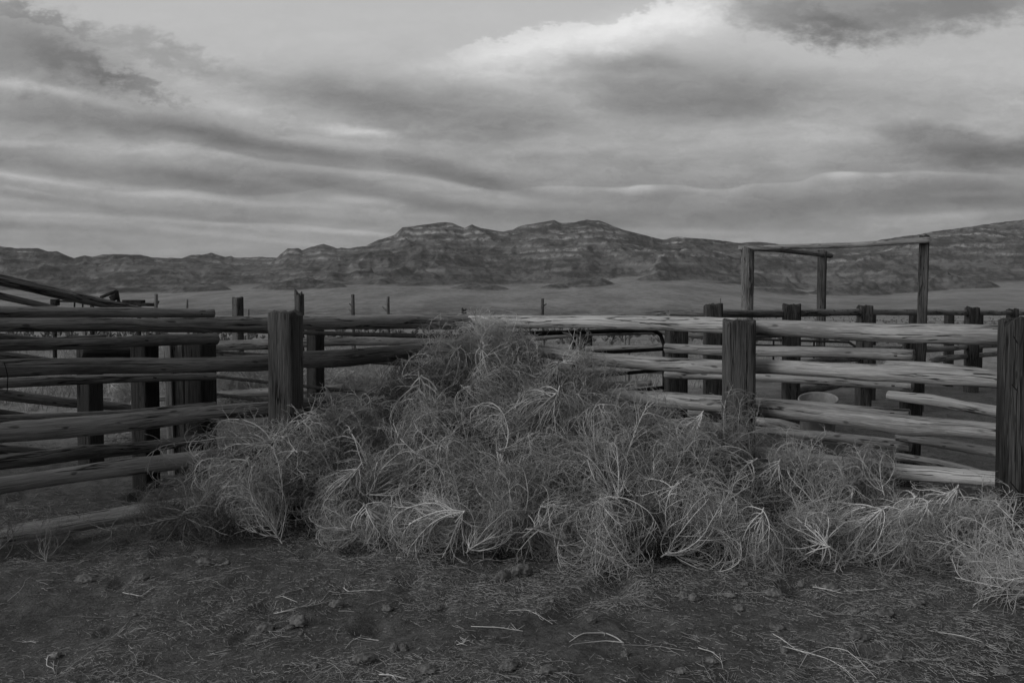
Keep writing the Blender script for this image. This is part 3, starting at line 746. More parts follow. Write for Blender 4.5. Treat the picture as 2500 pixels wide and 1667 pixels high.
# ---- far side of the pen, with the posts standing above the rails
o = empty('rail_fence', at(2111, 768, 13.4).xy.to_3d())
tag(o, 'long dark pole fence on the far side of the pen, posts taller than its rails', 'fence')
Q_ = [(1719, 1763, 743, 10.0), (1912, 1952, 746, 10.8), (2094, 2128, 748, 13.0), (2360, 2388, 751, 16.2), (2460, 2483, 756, 19.5), (2600, 2620, 758, 23)]
for (a, b_9, tp, Y9) in Q_: post(o, a, b_9, tp, Y9, 'tie', twist=.06)
def eline(px):
    xs_ = [(a + b9) / 2 for a, b9, _, _ in Q_]; return float(np.interp(px, xs_, [y9 for *_, y9 in Q_])) + .18
rail(o, eline, [(1630, 758, 773), (1741, 757, 775), (1830, 756, 774), (1932, 755, 772)], 'rail_dark')
rail(o, eline, [(1925, 757, 774), (2020, 756, 772), (2111, 755, 771)], 'rail_dark')
rail(o, eline, [(2105, 754, 769), (2250, 756, 770), (2373, 758, 770)], 'rail_dark')
rail(o, eline, [(2368, 757, 769), (2471, 760, 770), (2610, 761, 769)], 'rail_dark')
rail(o, eline, [(1741, 820, 836), (1932, 806, 822)], 'rail_dark')
rail(o, eline, [(1932, 880, 896), (2020, 873, 886), (2111, 866, 880)], 'rail_dark')
rail(o, eline, [(2111, 842, 856), (2250, 846, 860), (2373, 842, 852), (2480, 838, 846)], 'rail_dark')
rail(o, eline, [(2265, 876, 890), (2300, 867, 881), (2373, 864, 876), (2480, 852, 862)], 'rail_dark')
rail(o, eline, [(1741, 905, 925), (1830, 915, 934), (1920, 900, 918)], 'rail_dark')
rail(o, eline, [(1932, 948, 966), (2040, 930, 950), (2100, 905, 920)], 'rail_dark')
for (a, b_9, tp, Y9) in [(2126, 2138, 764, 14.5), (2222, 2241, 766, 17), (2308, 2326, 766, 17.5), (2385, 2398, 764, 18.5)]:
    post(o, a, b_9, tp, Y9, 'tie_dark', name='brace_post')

# ---- tall gateway
o = empty('gateway_frame', at(2030, 768, 13.6).xy.to_3d())
tag(o, 'tall open gateway of three upright timbers and two crossing top poles', 'gate frame')
post(o, 1811, 1841, 606, 13.4, 'oldpost', shape='round', lean=-.02, rough=.12)
post(o, 1995, 2022, 614, 15.2, 'tie', twist=.5, lean=-.03)
post(o, 2242, 2272, 578, 12.8, 'tie', twist=.5, lean=-.04)
stick('top_pole', o, [at(1803, 604, 13.4), at(2020, 597, 13.1), at(2268, 589, 12.66)], [.040, .044, .050], 'rail', wob=.03)
stick('top_pole', o, [at(1826, 608, 13.55), at(2030, 624, 15.3)], [.030, .048], 'rail_dark', wob=.02)

# ---- fallen poles inside the pen
for i, (spec, Y0, Y1, lab) in enumerate([
    ([(1650, 930), (1915, 904)], 12.5, 12.0, 'grey pole lying on the pen floor left of the tub'),
    ([(2040, 968), (2095, 947)], 11.5, 11.8, 'short log lying on the ground behind the tub'),
    ([(2012, 884), (2092, 880)], 17, 17, 'pale log lying across the back of the pen'),
    ([(1840, 945), (1965, 992)], 11.2, 10.2, 'half-hidden pole lying under the rails by the tub')]):
    a, b_ = at(spec[0][0], spec[0][1], Y0), at(spec[1][0], spec[1][1], Y1)
    a.z = ground_z(a.x, a.y) + .07; b_.z = ground_z(b_.x, b_.y) + .07
    tag(stick('fallen_pole', None, [a, b_], .08, 'rail', wob=.03), lab, 'log')

# ---- tub
def lathe(prof, n=40, jit=.0):
    V, Q = [], []
    for i, (r_, z_) in enumerate(prof):
        for j in range(n):
            a = 2 * math.pi * j / n; rq = r_ * (1 + jit * math.sin(2 * a + 1))
            V.append((rq * math.cos(a), rq * math.sin(a), z_))
    for i in range(len(prof) - 1):
        for j in range(n):
            k_ = (j + 1) % n; Q.append((i * n + j, i * n + k_, (i + 1) * n + k_, (i + 1) * n + j))
    return V, Q
tp = at(2007, 969, 9.4)
V, Q = lathe([(.001, .03), (.17, .03), (.183, .05), (.205, .40), (.212, .415), (.222, .415), (.226, .40), (.222, .385), (.214, .38), (.195, .02), (.18, .0), (.001, .0)], jit=.03)
tub = link('feed_tub', np_mesh('feed_tub', V, Q), M['tub'])
tub.rotation_euler = (R(13), R(-8), .2)
tub.location = Vector((tp.x - .03, tp.y, 0)) + Vector((0, .05, .10)); tub.location.z = max(.02, tp.z - .41)
tag(tub, 'round pale plastic feed tub tipped on the pen floor behind the sunlit rails', 'tub')
rock_under = tub.location.copy()

# ---- farm implement at the left
o = empty('farm_machine', at(260, 768, 25).xy.to_3d()); tag(o, 'dark steel farm machine with a raised crank arm above the left rails', 'farm machine')
Y0 = 25
def bar(name, a, b_, r_, d0=0, d1=0, m_='implement', **k): return stick(name, o, [at(a[0], a[1], Y0 + d0), at(b_[0], b_[1], Y0 + d1)], r_, m_, shape='square', wob=0, rough=.02, step=.3, sides=16, **k)
bar('frame', (130, 735), (250, 737), .030); bar('frame', (240, 738), (378, 744), .05)
bar('hopper', (127, 738), (142, 738), .10, twist=.0); bar('arm', (246, 726), (285, 711), .045); bar('arm', (285, 710), (290, 738), .04)
bar('bracket', (272, 730), (286, 722), .09); bar('box', (300, 736), (353, 736), .05); bar('box', (335, 743), (377, 744), .055)
bar('spike', (381, 750), (388, 735), .018); bar('spike', (381, 750), (377, 738), .018)
bar('leg', (134, 738), (134, 885), .05)
for px in (182, 202): bar('hook', (px, 738), (px, 750), .02)
for px in (225, 340): bar('axle_leg', (px, 740), (px, 855), .05)
for px in (225, 340):
    c_ = at(px, 852, Y0); c_.z = .45
    V, Q = lathe([(.001, -.06), (.34, -.06), (.36, -.10), (.43, -.10), (.45, -.05), (.45, .05), (.43, .10), (.36, .10), (.34, .06), (.001, .06)], 32)
    wo_ = link('wheel', np_mesh('wheel', V, Q), M['rubber'], o, c_ - o.location); wo_.rotation_euler = (R(90), 0, 0)

# ------------------------------------------------------------------ tumbleweeds
def tube_batch(paths, radii, sides=3):
    """paths (N, K, 3), radii (N, K) -> verts, quads"""
    N, K, _ = paths.shape
    d = np.gradient(paths, axis=1); d /= np.linalg.norm(d, axis=2, keepdims=True) + 1e-9
    ref = np.where(np.abs(d[..., 2:3]) < .9, np.array([0, 0, 1.0]), np.array([1.0, 0, 0]))
    e1 = np.cross(d, ref); e1 /= np.linalg.norm(e1, axis=2, keepdims=True) + 1e-9; e2 = np.cross(d, e1)
    out = []
    for j in range(sides):
        a = 2 * np.pi * j / sides
        out.append(paths + radii[..., None] * (math.cos(a) * e1 + math.sin(a) * e2))
    V = np.stack(out, 2).reshape(-1, 3)
    idx = np.arange(N * K * sides).reshape(N, K, sides); nx_ = np.roll(idx, -1, 2)
    Q = np.stack([idx[:, :-1], idx[:, 1:], nx_[:, 1:], nx_[:, :-1]], -1).reshape(-1, 4)
    return V, Q
def grow(rs, P, D, steps, ds, curl, jit, r0, r1, cen):
    N = len(P); path = np.empty((N, steps + 1, 3)); dirs = np.empty_like(path); path[:, 0] = P; dirs[:, 0] = D
    p, d = P.copy(), D.copy()
    drift = rs.normal(size=(N, 3)) * jit
    for i in range(steps):
        tow = cen - p; tn = np.linalg.norm(tow, axis=1, keepdims=True) + 1e-6
        d = d + ds[:, None] * (curl * tow / tn * np.clip(tn, .3, 1.2) + drift) + rs.normal(size=(N, 3)) * jit * .16
        d /= np.linalg.norm(d, axis=1, keepdims=True)
        p = p + d * ds[:, None]; path[:, i + 1] = p; dirs[:, i + 1] = d
    tt_ = np.linspace(0, 1, steps + 1)[None, :]
    rad = (r0 + (r1 - r0) * tt_) * np.ones((N, 1))
    return path, dirs, rad
def children(rs, path, dirs, per, lo, hi, spread, out_w=.2):
    """side twigs set alternately along each parent, like the teeth of a comb"""
    N, K, _ = path.shape
    ii = np.repeat(np.arange(N), per); jj = np.tile(np.arange(per), N)
    f = (lo + (hi - lo) * (jj + rs.uniform(.1, .9, len(ii))) / per) * (K - 1)
    k0 = np.floor(f).astype(int).clip(0, K - 2); fr = (f - k0)[:, None]
    P = path[ii, k0] * (1 - fr) + path[ii, k0 + 1] * fr; D = dirs[ii, k0 + 1]
    base = rs.normal(size=(N, 3))[ii]; base = np.cross(D, P + .3 * base); base /= np.linalg.norm(base, axis=1, keepdims=True) + 1e-6
    sg = np.where(jj % 2 == 0, 1.0, -1.0)[:, None]
    rnd = base * sg + rs.normal(size=P.shape) * .45; rnd -= (rnd * D).sum(1, keepdims=True) * D; rnd /= np.linalg.norm(rnd, axis=1, keepdims=True)
    out = P / (np.linalg.norm(P, axis=1, keepdims=True) + .2)
    D2 = D + spread * rnd + out_w * out; D2 /= np.linalg.norm(D2, axis=1, keepdims=True)
    return P, D2, 1 - (f / (K - 1)) * .55
def weed_mesh(seed, n1=16, per=(11, 4, 2), curl=1.25, open_=1.0, thick=1.0):
    rs = np.random.RandomState(seed)
    root = np.array([0, 0, -.92]); cen = np.array([0, 0, .05])
    st_ = np.stack([np.linspace(0, .05, 8) * rs.normal(), np.linspace(0, .05, 8) * rs.normal(), np.linspace(-1.04, -.45, 8)], 1)[None]
    st_[0, :3, 0] += rs.normal() * .06 * np.array([1, .6, .2])
    sr = np.array([.012, .019, .018, .017, .016, .015, .014, .012])[None] * thick
    VV, QQ = [], []; c = 0
    V, Q = tube_batch(st_, sr, 6); VV.append(V); QQ.append(Q); c += len(V); gr_ = [np.ones(len(V))]
    ph = rs.uniform(0, 2 * np.pi, n1) ; ps = np.radians(rs.uniform(15, 105, n1)) * open_
    D = np.stack([np.sin(ps) * np.cos(ph), np.sin(ps) * np.sin(ph), np.cos(ps)], 1)
    P = root + np.array([0, 0, 1.0]) * rs.uniform(-.04, .40, n1)[:, None]
    L1 = rs.uniform(1.7, 2.7, n1); p1, d1, r1_ = grow(rs, P, D, 20, L1 / 20, curl, .42, .0145 * thick, .0056 * thick, cen)
    Pn, Dn, sc_ = children(rs, p1, d1, per[0], .06, .97, .70, -.05); L2 = rs.uniform(.45, 1.35, len(Pn)) * sc_
    p2, d2, r2_ = grow(rs, Pn, Dn, 10, L2 / 10, curl * 1.1, .75, .0078 * thick, .0040 * thick, cen)
    Pn, Dn, sc_ = children(rs, p2, d2, per[1], .08, .95, .65, -.05); L3 = rs.uniform(.2, .75, len(Pn)) * sc_
    p3, d3, r3_ = grow(rs, Pn, Dn, 6, L3 / 6, curl * 1.0, .9, .0048 * thick, .0030 * thick, cen)
    Pn, Dn, sc_ = children(rs, p3, d3, per[2], .25, .9, .7, 0); L4 = rs.uniform(.08, .25, len(Pn)) * sc_
    p4, d4, r4_ = grow(rs, Pn, Dn, 3, L4 / 3, curl * .8, .5, .0036 * thick, .0026 * thick, cen)
    for pth, rd, sd_, g0, g1 in ((p1, r1_, 4, 1., .6), (p2, r2_, 3, .6, .25), (p3, r3_, 3, .25, .05), (p4, r4_, 3, .05, 0.)):
        if len(pth) == 0: continue
        V, Q = tube_batch(pth, rd, sd_); VV.append(V); QQ.append(Q + c); c += len(V)
        K_ = pth.shape[1]; gr_.append(np.broadcast_to(np.linspace(g0, g1, K_)[None, :, None], (len(pth), K_, sd_)).ravel())
    me = np_mesh('tumbleweed', np.concatenate(VV), np.concatenate(QQ), smooth=False, attr={'stem': ('FLOAT', np.concatenate(gr_))})
    return me
PROTO = [weed_mesh(11, 20, (13, 4, 1), 1.9), weed_mesh(12, 18, (14, 4, 1), 1.7), weed_mesh(13, 24, (12, 4, 1), 2.2), weed_mesh(14, 20, (13, 4, 1), 1.8),
         weed_mesh(15, 22, (12, 4, 1), 2.0), weed_mesh(16, 18, (14, 4, 1), 1.6, .9), weed_mesh(17, 26, (11, 4, 1), 2.1, 1.05), weed_mesh(18, 17, (15, 4, 1), 1.6, .9)]
SPARSE = [weed_mesh(21, 7, (8, 2, 0), 1.1, .8, 1.25), weed_mesh(22, 8, (7, 3, 0), .8, .7, 1.2), weed_mesh(23, 6, (9, 2, 1), 1.5, 1.0, 1.3)]
_meshes = {}
rnd = random.Random(5)
def weed(px, py, Y_, rad, label, kind='m', rootdir=None, flat=None, sparse=False, group=None, idx=None, proto=None, gr='tumbleweeds heaped in the fence corner'):
    src = (SPARSE if sparse else PROTO)
    i = proto if proto is not None else rnd.randrange(len(src))
    key = (sparse, i, kind)
    if key not in _meshes:
        me = src[i].copy(); me.materials.clear(); me.materials.append(M[{'m': 'weed', 'p': 'weed_pale', 'd': 'weed_dark'}[kind]]); _meshes[key] = me
    me = _meshes[key]
    p = at(px, py, Y_)
    ob = bpy.data.objects.new('tumbleweed', me); COL.objects.link(ob)
    sc = Vector((rad * rnd.uniform(.95, 1.15), rad * rnd.uniform(.95, 1.15), rad * rnd.uniform(.85, 1.05)))
    if rootdir is None: rootdir = (rnd.uniform(-1, 1), rnd.uniform(-1, .6), rnd.uniform(-.7, 1))
    rd = Vector(rootdir).normalized()
    qn = Vector((0, 0, -1)).rotation_difference(rd) @ Quaternion((0, 0, 1), rnd.uniform(0, 6.28))
    p.z = max(p.z, rad * .62)
    ob.matrix_world = Matrix.Translation(p) @ Matrix.Diagonal((1, 1, flat or 1, 1)) @ qn.to_matrix().to_4x4() @ Matrix.Diagonal((*sc, 1))
    if flat is None:
        ob.rotation_mode = 'QUATERNION'; ob.location = p; ob.rotation_quaternion = qn; ob.scale = sc
    tag(ob, label, 'tumbleweed', group or gr)
    return ob
# front row, left to right; x right, y away, z up; rootdir says where the stem points
WL = [
 (640, 1245, 5.45, .24, 'low ball-shaped tumbleweed with cradled ribs below the left square post', 'm', (.6, -.3, -.8)),
 (600, 1110, 6.0, .34, 'wide sprawling tumbleweed spilling left in front of the left square post', 'm', (1, -.5, .45)),
 (560, 1175, 5.75, .26, 'thin drooping tumbleweed left of the ball under the left square post', 'm', (.7, -.2, .8)),
 (735, 1170, 5.75, .28, 'tumbleweed pressed against the foot of the left square post on its right', 'm', None),
 (850, 1075, 6.5, .34, 'upright feathery tumbleweed standing just right of the left square post', 'm', (-.1, -.1, -1)),
 (830, 1200, 5.6, .28, 'tumbleweed between the left square post and the big fan, at half height', 'm', None),
 (850, 1285, 5.35, .20, 'small flattened tumbleweed on the dirt at the pile\'s lower left', 'm', (1, 0, -.2)),
 (960, 1180, 5.7, .30, 'rounded dense tumbleweed above the dark hollow in the lower left of the pile', 'm', None),
 (925, 1265, 5.3, .22, 'low tumbleweed left of the dark hollow at the bottom of the pile', 'm', None),
 (1080, 1280, 5.1, .27, 'fan-shaped tumbleweed with bare stem node, bottom of pile left of centre', 'p', (.55, -.75, .5)),
 (1195, 1300, 5.05, .20, 'tumbleweed lying stem-down beside the two big clods', 'm', (-.7, -.7, -.4)),
 (1250, 1240, 5.25, .26, 'tumbleweed with upright parallel stalks above the two big clods', 'm', (-.1, -.3, -1)),
 (1350, 1300, 5.0, .22, 'small tumbleweed behind the big clods at the pile front', 'm', None),
 (1460, 1310, 4.9, .29, 'largest caged tumbleweed with long vertical ribs at the front centre', 'm', (.15, .8, .75)),
 (1590, 1285, 5.05, .24, 'dusky tumbleweed wedged right of the caged one in front', 'd', None),
 (1690, 1300, 4.95, .28, 'bowl-shaped tumbleweed with sweeping curved branches, front right of centre', 'm', (-.95, -.5, -.5)),
 (1765, 1290, 5.1, .24, 'tumbleweed between the bowl-shaped and the umbrella-shaped ones', 'm', None),
 (1865, 1320, 4.85, .22, 'umbrella-shaped tumbleweed with stub of root on top, front right', 'p', (-.15, -.35, 1)),
 (1985, 1320, 4.95, .25, 'tumbleweed with a curled hook of root low at the front right', 'm', (0, -1, 0)),
 (2080, 1300, 5.05, .26, 'wide tumbleweed left of the herringbone stem at the pile\'s right', 'm', None),
 (2220, 1300, 4.95, .25, 'tumbleweed with a tall pale herringbone stem pointing up', 'p', (.35, -.4, 1)),
 (2300, 1330, 4.75, .22, 'tumbleweed fanning left from a node near the right edge post', 'm', (.8, -.6, -.3)),
 (2500, 1410, 4.2, .25, 'nearest coarse tumbleweed cut off by the right picture edge', 'm', (.9, -.2, -.55)),
 (2430, 1400, 4.5, .15, 'low matted tumbleweed between the herringbone one and the coarse right-edge one', 'm', (.8, .3, -.5)),
 (2365, 1290, 5.0, .20, 'dim tumbleweed at the foot of the right edge post', 'd', None),
 # second tier
 (1020, 1090, 6.2, .36, 'long-stalked tumbleweed halfway up the left slope of the pile', 'm', (-.4, -.3, -.9)),
 (1140, 1150, 5.75, .33, 'thick springy tumbleweed left of centre, halfway up the pile', 'm', None),
 (1270, 1130, 5.8, .34, 'tumbleweed with arching pale branch over it, centre of the pile', 'm', (-.5, -.8, .4)),
 (1400, 1175, 5.5, .32, 'tumbleweed with a bleached trunk pointing right, mid pile', 'p', (.9, -.5, -.25)),
 (1520, 1160, 5.6, .32, 'soft grey tumbleweed right of the bleached trunk in mid pile', 'm', None),
 (1640, 1190, 5.45, .30, 'dense tumbleweed under the bright curved-rib one', 'm', (-.5, -.4, -1)),
 (1760, 1180, 5.6, .32, 'tumbleweed directly in front of the right heavy post', 'm', None),
 (1890, 1190, 5.6, .26, 'loose tumbleweed right of the right heavy post', 'm', (0, -.5, 1)),
 (2000, 1225, 5.5, .24, 'tumbleweed with pale tip twigs below the lowest sunlit rail', 'm', None),
 (2110, 1180, 5.6, .22, 'tall bushy tumbleweed reaching over the lowest sunlit rail', 'm', (-.1, -.2, -1)),
 (2200, 1260, 5.4, .20, 'tumbleweed behind the tall herringbone stem', 'm', None),
 (2300, 1255, 5.2, .22, 'thin tumbleweed against the lowest rail left of the right edge post', 'm', (.2, -.4, .8)),
 (2400, 1300, 4.85, .20, 'tumbleweed lying in front of the foot of the right edge post', 'm', (-.4, -.3, -.8)),
 (1960, 1165, 5.7, .22, 'tumbleweed lodged behind the bank between the right heavy post and the tall bushy one', 'm', (0, -.2, -1)),
 # third tier
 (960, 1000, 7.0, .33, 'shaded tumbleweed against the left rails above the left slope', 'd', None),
 (1050, 1000, 6.7, .35, 'tumbleweed with drooping rib fan under the pile\'s left shoulder', 'm', (-.2, -.5, .9)),
 (1190, 1000, 6.5, .38, 'tumbleweed in the middle of the upper pile with tangled crossing stems', 'm', None),
 (1330, 1050, 6.2, .36, 'pale-topped tumbleweed over the dark gap in mid pile', 'm', (.3, -.3, 1)),
 (1470, 1070, 6.1, .33, 'tumbleweed on the right shoulder of the pile below the sunlit rails', 'm', None),
 (1580, 1080, 6.1, .31, 'brushy tumbleweed left of the bright curved-rib one', 'm', (-.2, 0, -1)),
 (1690, 1065, 5.9, .25, 'bright tumbleweed with curved ribs resting at the right heavy post', 'p', (.25, -.5, .9)),
 (1800, 1110, 5.95, .27, 'spiky tumbleweed caught on the right heavy post', 'm', (0, -.3, -1)),
 # top
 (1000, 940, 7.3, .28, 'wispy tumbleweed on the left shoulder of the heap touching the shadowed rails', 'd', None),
 (1080, 905, 7.4, .30, 'tumbleweed left of the crest tuft', 'm', None),
 (1215, 905, 7.3, .36, 'broad tumbleweed just under the crest of the heap', 'm', (-.4, -.6, .6)),
 (1180, 850, 7.6, .27, 'crest tumbleweed whose curled tips stand above the top rail', 'p', (-.1, -.1, -1)),
 (1215, 860, 7.55, .22, 'small thick tumbleweed just below the curled crest tips', 'm', (-.1, -.2, -1)),
 (1085, 868, 7.55, .21, 'rounded tumbleweed on the left side of the crown above the shadowed rails', 'm', (-.3, -.2, -1)),
 (1275, 872, 7.55, .21, 'rounded tumbleweed on the right side of the crown below the sunlit top rail', 'm', (.3, -.3, -.9)),
 (1150, 875, 7.6, .22, 'small tumbleweed under the left side of the crest', 'm', (.1, -.2, -1)),
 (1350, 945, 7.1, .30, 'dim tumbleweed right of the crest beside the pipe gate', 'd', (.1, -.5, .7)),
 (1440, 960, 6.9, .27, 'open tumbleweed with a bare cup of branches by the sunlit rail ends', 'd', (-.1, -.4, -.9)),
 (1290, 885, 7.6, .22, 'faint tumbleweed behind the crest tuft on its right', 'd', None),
 # left stragglers
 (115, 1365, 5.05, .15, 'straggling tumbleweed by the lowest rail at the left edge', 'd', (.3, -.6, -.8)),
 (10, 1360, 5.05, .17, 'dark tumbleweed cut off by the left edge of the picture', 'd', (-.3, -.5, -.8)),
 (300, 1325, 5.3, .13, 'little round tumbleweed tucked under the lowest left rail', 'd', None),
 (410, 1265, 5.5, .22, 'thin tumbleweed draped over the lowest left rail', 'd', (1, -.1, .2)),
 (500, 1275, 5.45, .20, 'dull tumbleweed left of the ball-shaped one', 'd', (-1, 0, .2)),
]
for (px, py, Y_, rad, lab, kd, rd_) in WL:
    weed(px, py, Y_, rad * 1.06, lab, kd, rd_, sparse=(px < 330))
for (px, py, Y_, rad, lab, kd, rd_) in [
    (1400, 870, 7.3, .16, 'bare bleached sprig sticking up over the sunlit rail', 'p', (-.9, -.2, -.5)),
    (1010, 905, 7.1, .2, 'long bleached sprig lying on the left shoulder of the heap', 'p', (-.9, -.4, -.5)),
    (700, 1100, 5.8, .22, 'bleached sprig arching in front of the left square post', 'p', (.4, -.6, .1)),
    (1290, 985, 6.3, .2, 'bleached sprig with comb-like twigs under the crest', 'p', (-.6, -.4, -.9)),
    (1600, 1205, 5.2, .2, 'bleached sprig crossing the middle right of the heap', 'p', (.9, -.4, .5)),
    (2150, 1150, 5.4, .16, 'bleached sprig topping the weeds over the lowest sunlit rail', 'p', (0, -.3, -1))]:
    weed(px, py, Y_, rad, lab, kd, rd_, sparse=True)
# buried ones that fill the heap: nothing tells them apart
def pile_h(x, y):
    """height of the heap over the ground"""
    # corner at (-.1, 8.2); front edge arcs from (-2.3,5.6) over (0.5,4.9) to (3,4.6)
    dl = 8.15 - abs(x + .1) * .95 - y
    return dl
for (px, py, Y_) in [(700, 1130, 6.0), (800, 1180, 6.0), (900, 1130, 6.4), (1000, 1180, 6.1), (1100, 1110, 6.6), (1200, 1090, 6.6), (1320, 1120, 6.5), (1440, 1120, 6.4),
                     (1550, 1130, 6.2), (1660, 1140, 6.1), (1780, 1190, 5.9), (1100, 990, 7.3), (1230, 990, 7.3), (1340, 1010, 7.1),
                     (1900, 1225, 5.75), (1980, 1260, 5.5), (1860, 1180, 5.9), (1150, 930, 7.8), (1250, 920, 7.9), (1420, 1040, 6.8), (1010, 1030, 7.1), (1050, 1220, 5.8), (1180, 1210, 5.7), (1310, 1220, 5.6), (1430, 1230, 5.5),
                     (1560, 1230, 5.5), (1680, 1240, 5.4), (1800, 1260, 5.4), (900, 1210, 5.9)]:
    weed(px, py, Y_, .33, 'tangled grey tumbleweed buried inside the heap, only glimpsed between others', 'm', None, group='tumbleweeds buried in the heap')
# blown against the back fence on the left and elsewhere in the pens
for k_, (px, py, Y_, rad) in enumerate([(540, 935, 13.6, .42), (590, 960, 13.4, .42), (640, 935, 13.8, .42), (565, 985, 13.2, .4), (625, 990, 13.2, .4), (770, 930, 13.8, .4), (830, 940, 13.8, .4), (890, 930, 13.9, .4)]):
    weed(px, py, Y_, rad, 'pale tumbleweed in the drift behind the farther left fence', 'm', None, group='tumbleweeds drifted behind the far fence')
weed(292, 955, 11.2, .30, 'lone pale tumbleweed framed between dark posts of the inner left fence', 'p', (-.6, -.5, .8), group='loose tumbleweeds')
weed(300, 1085, 8.2, .20, 'faint tumbleweed low behind the inner left fence', 'd', None, sparse=True, group='loose tumbleweeds')

# ------------------------------------------------------------------ litter, clods, twigs on the dirt
rs = np.random.RandomState(3)
def litter(n, xr, yr, Ls, rad, seed, thr, name, lab, cat):
    rs = np.random.RandomState(seed)
    x = rs.uniform(*xr, n * 4); y = yr[0] + (yr[1] - yr[0]) * rs.rand(n * 4) ** 1.3
    dens = fbm(x * .9 + 20, y * 1.3, 0, 4, .6); keep = (dens + rs.normal(size=len(x)) * .20 > thr) & (np.abs(x) < y * .70 + .6)
    x, y = x[keep][:n], y[keep][:n]; n = len(x)
    th = rs.uniform(0, 6.28, n)
    L_ = rs.gamma(2.2, Ls / 2.2, n).clip(.008, Ls * 5); K = 6
    path = np.empty((n, K, 3)); bend = rs.normal(0, .5, n); cx, cy = x.copy(), y.copy()
    lift = rs.gamma(1.5, .003, n)
    for i in range(K):
        path[:, i, 0] = cx; path[:, i, 1] = cy
        a = th + bend * (i / K - .5) + rs.normal(0, .16, n)
        cx = cx + np.cos(a) * L_ / (K - 1); cy = cy + np.sin(a) * L_ / (K - 1)
    sl = rs.normal(0, .10, n)
    for i in range(K):
        path[:, i, 2] = gz_np(path[:, i, 0], path[:, i, 1]) + .002 + lift + np.abs(sl) * L_ * (i / K) + rs.rand(n) * .0015
    rad_ = (rad * rs.uniform(.6, 1.5, n))[:, None] * np.linspace(1, .6, K)[None, :]
    V, Q = tube_batch(path, rad_, 3)
    ob = link(name, np_mesh(name, V, Q, smooth=False), M['straw']); tag(ob, lab, cat, kind='stuff')
litter(56000, (-5, 5), (2.9, 6.2), .021, .0010, 31, -.05, 'straw_litter', 'fine broken straw and twig litter strewn over the foreground dirt', 'litter')
litter(5000, (-5, 6), (2.9, 6.5), .060, .0013, 32, -.05, 'twig_litter', 'longer dry stalks scattered over the foreground dirt', 'litter')
litter(6000, (-6, 8), (6.0, 12.5), .08, .0028, 33, .05, 'pen_litter', 'thin straw litter on the floor of the pens', 'litter')

def grass_clump():
    rs = np.random.RandomState(8); n = 30000
    y = rs.uniform(12.5, 45, n * 3); x = rs.uniform(-.75, .55, n * 3) * y
    keep = (fbm(x * .5, y * .5, 0, 3) + rs.normal(size=len(x)) * .1 > .0) & (y - .55 * x > 14.5)
    x, y = x[keep][:n], y[keep][:n]; n = len(x)
    h = rs.uniform(.08, .30, n); K = 3; path = np.empty((n, K, 3)); lx, ly = rs.normal(0, .5, n), rs.normal(0, .5, n)
    for i in range(K):
        f = i / (K - 1); path[:, i, 0] = x + lx * h * f * f; path[:, i, 1] = y + ly * h * f * f; path[:, i, 2] = h * f * .9
    V, Q = tube_batch(path, np.ones((n, 1)) * np.array([.007, .006, .003])[None], 3)
    ob = link('dry_grass', np_mesh('dry_grass', V, Q, smooth=False), M['weed']); tag(ob, 'pale dry grass growing outside the pens', 'grass', kind='stuff')
grass_clump()
def sagebrush():
    rs = np.random.RandomState(19); n = 3200
    y = 40 * np.exp(rs.uniform(0, 3.2, n)); x = rs.uniform(-.75, .75, n) * y
    K = 9; N = n * K; bx = np.repeat(x, K); by = np.repeat(y, K); r0 = np.repeat(rs.uniform(.18, .45, n), K)
    a = rs.uniform(0, 6.28, N); lean = rs.uniform(.2, 1.0, N); path = np.empty((N, 3, 3))
    for i in range(3):
        f = i / 2; path[:, i, 0] = bx + np.cos(a) * lean * r0 * f; path[:, i, 1] = by + np.sin(a) * lean * r0 * f; path[:, i, 2] = r0 * f * (1.3 - .6 * lean)
    V, Q = tube_batch(path, (r0 * .16)[:, None] * np.array([.5, 1.0, .5])[None], 4)
    tag(link('sagebrush', np_mesh('sagebrush', V, Q, smooth=False), M['weed_dark']), 'low grey sagebrush dotted over the plain beyond the pens', 'brush', kind='stuff')
sagebrush()

def clod(px, py, wpx, hpx, lab, cat='clod', name='dirt_clod', seed=None):
    sd_ = seed or rnd.randrange(9999)
    # where the line of sight meets the ground
    d_ = at(px, py + hpx / 2, 1.0) - Vector((0, 0, EYE)); t_ = EYE / -d_.z; p = Vector((d_.x * t_, d_.y * t_, 0)); Y_ = p.y
    rx = wpx / 2 / FPX * Y_; rz = hpx / 2 / FPX * Y_ * 1.05
    import bmesh
    bm = bmesh.new(); bmesh.ops.create_icosphere(bm, subdivisions=4, radius=1)
    V = np.array([v.co[:] for v in bm.verts]); F = np.array([[v.index for v in f.verts] for f in bm.faces]); bm.free()
    n_ = fbm(V[:, 0] * 1.3 + sd_, V[:, 1] * 1.3, V[:, 2] * 1.3, 3); n2_ = fbm(V[:, 0] * 4 + sd_, V[:, 1] * 4, V[:, 2] * 4, 4, .7)
    V = V * (1 + .45 * n_ + .34 * n2_)[:, None]; V[:, 2] = np.where(V[:, 2] < 0, V[:, 2] * .5, V[:, 2])
    V = V * np.array([rx, rx * rnd.uniform(.7, 1.0), rz])
    ob = link(name, np_mesh(name, V, None, F), M['clod'], None, (p.x, p.y + rx * .4, ground_z(p.x, p.y) + rz * .35))
    ob.rotation_euler = (0, 0, rnd.uniform(-.5, .5))
    tag(ob, lab, cat, 'clods on the foreground dirt'); return ob
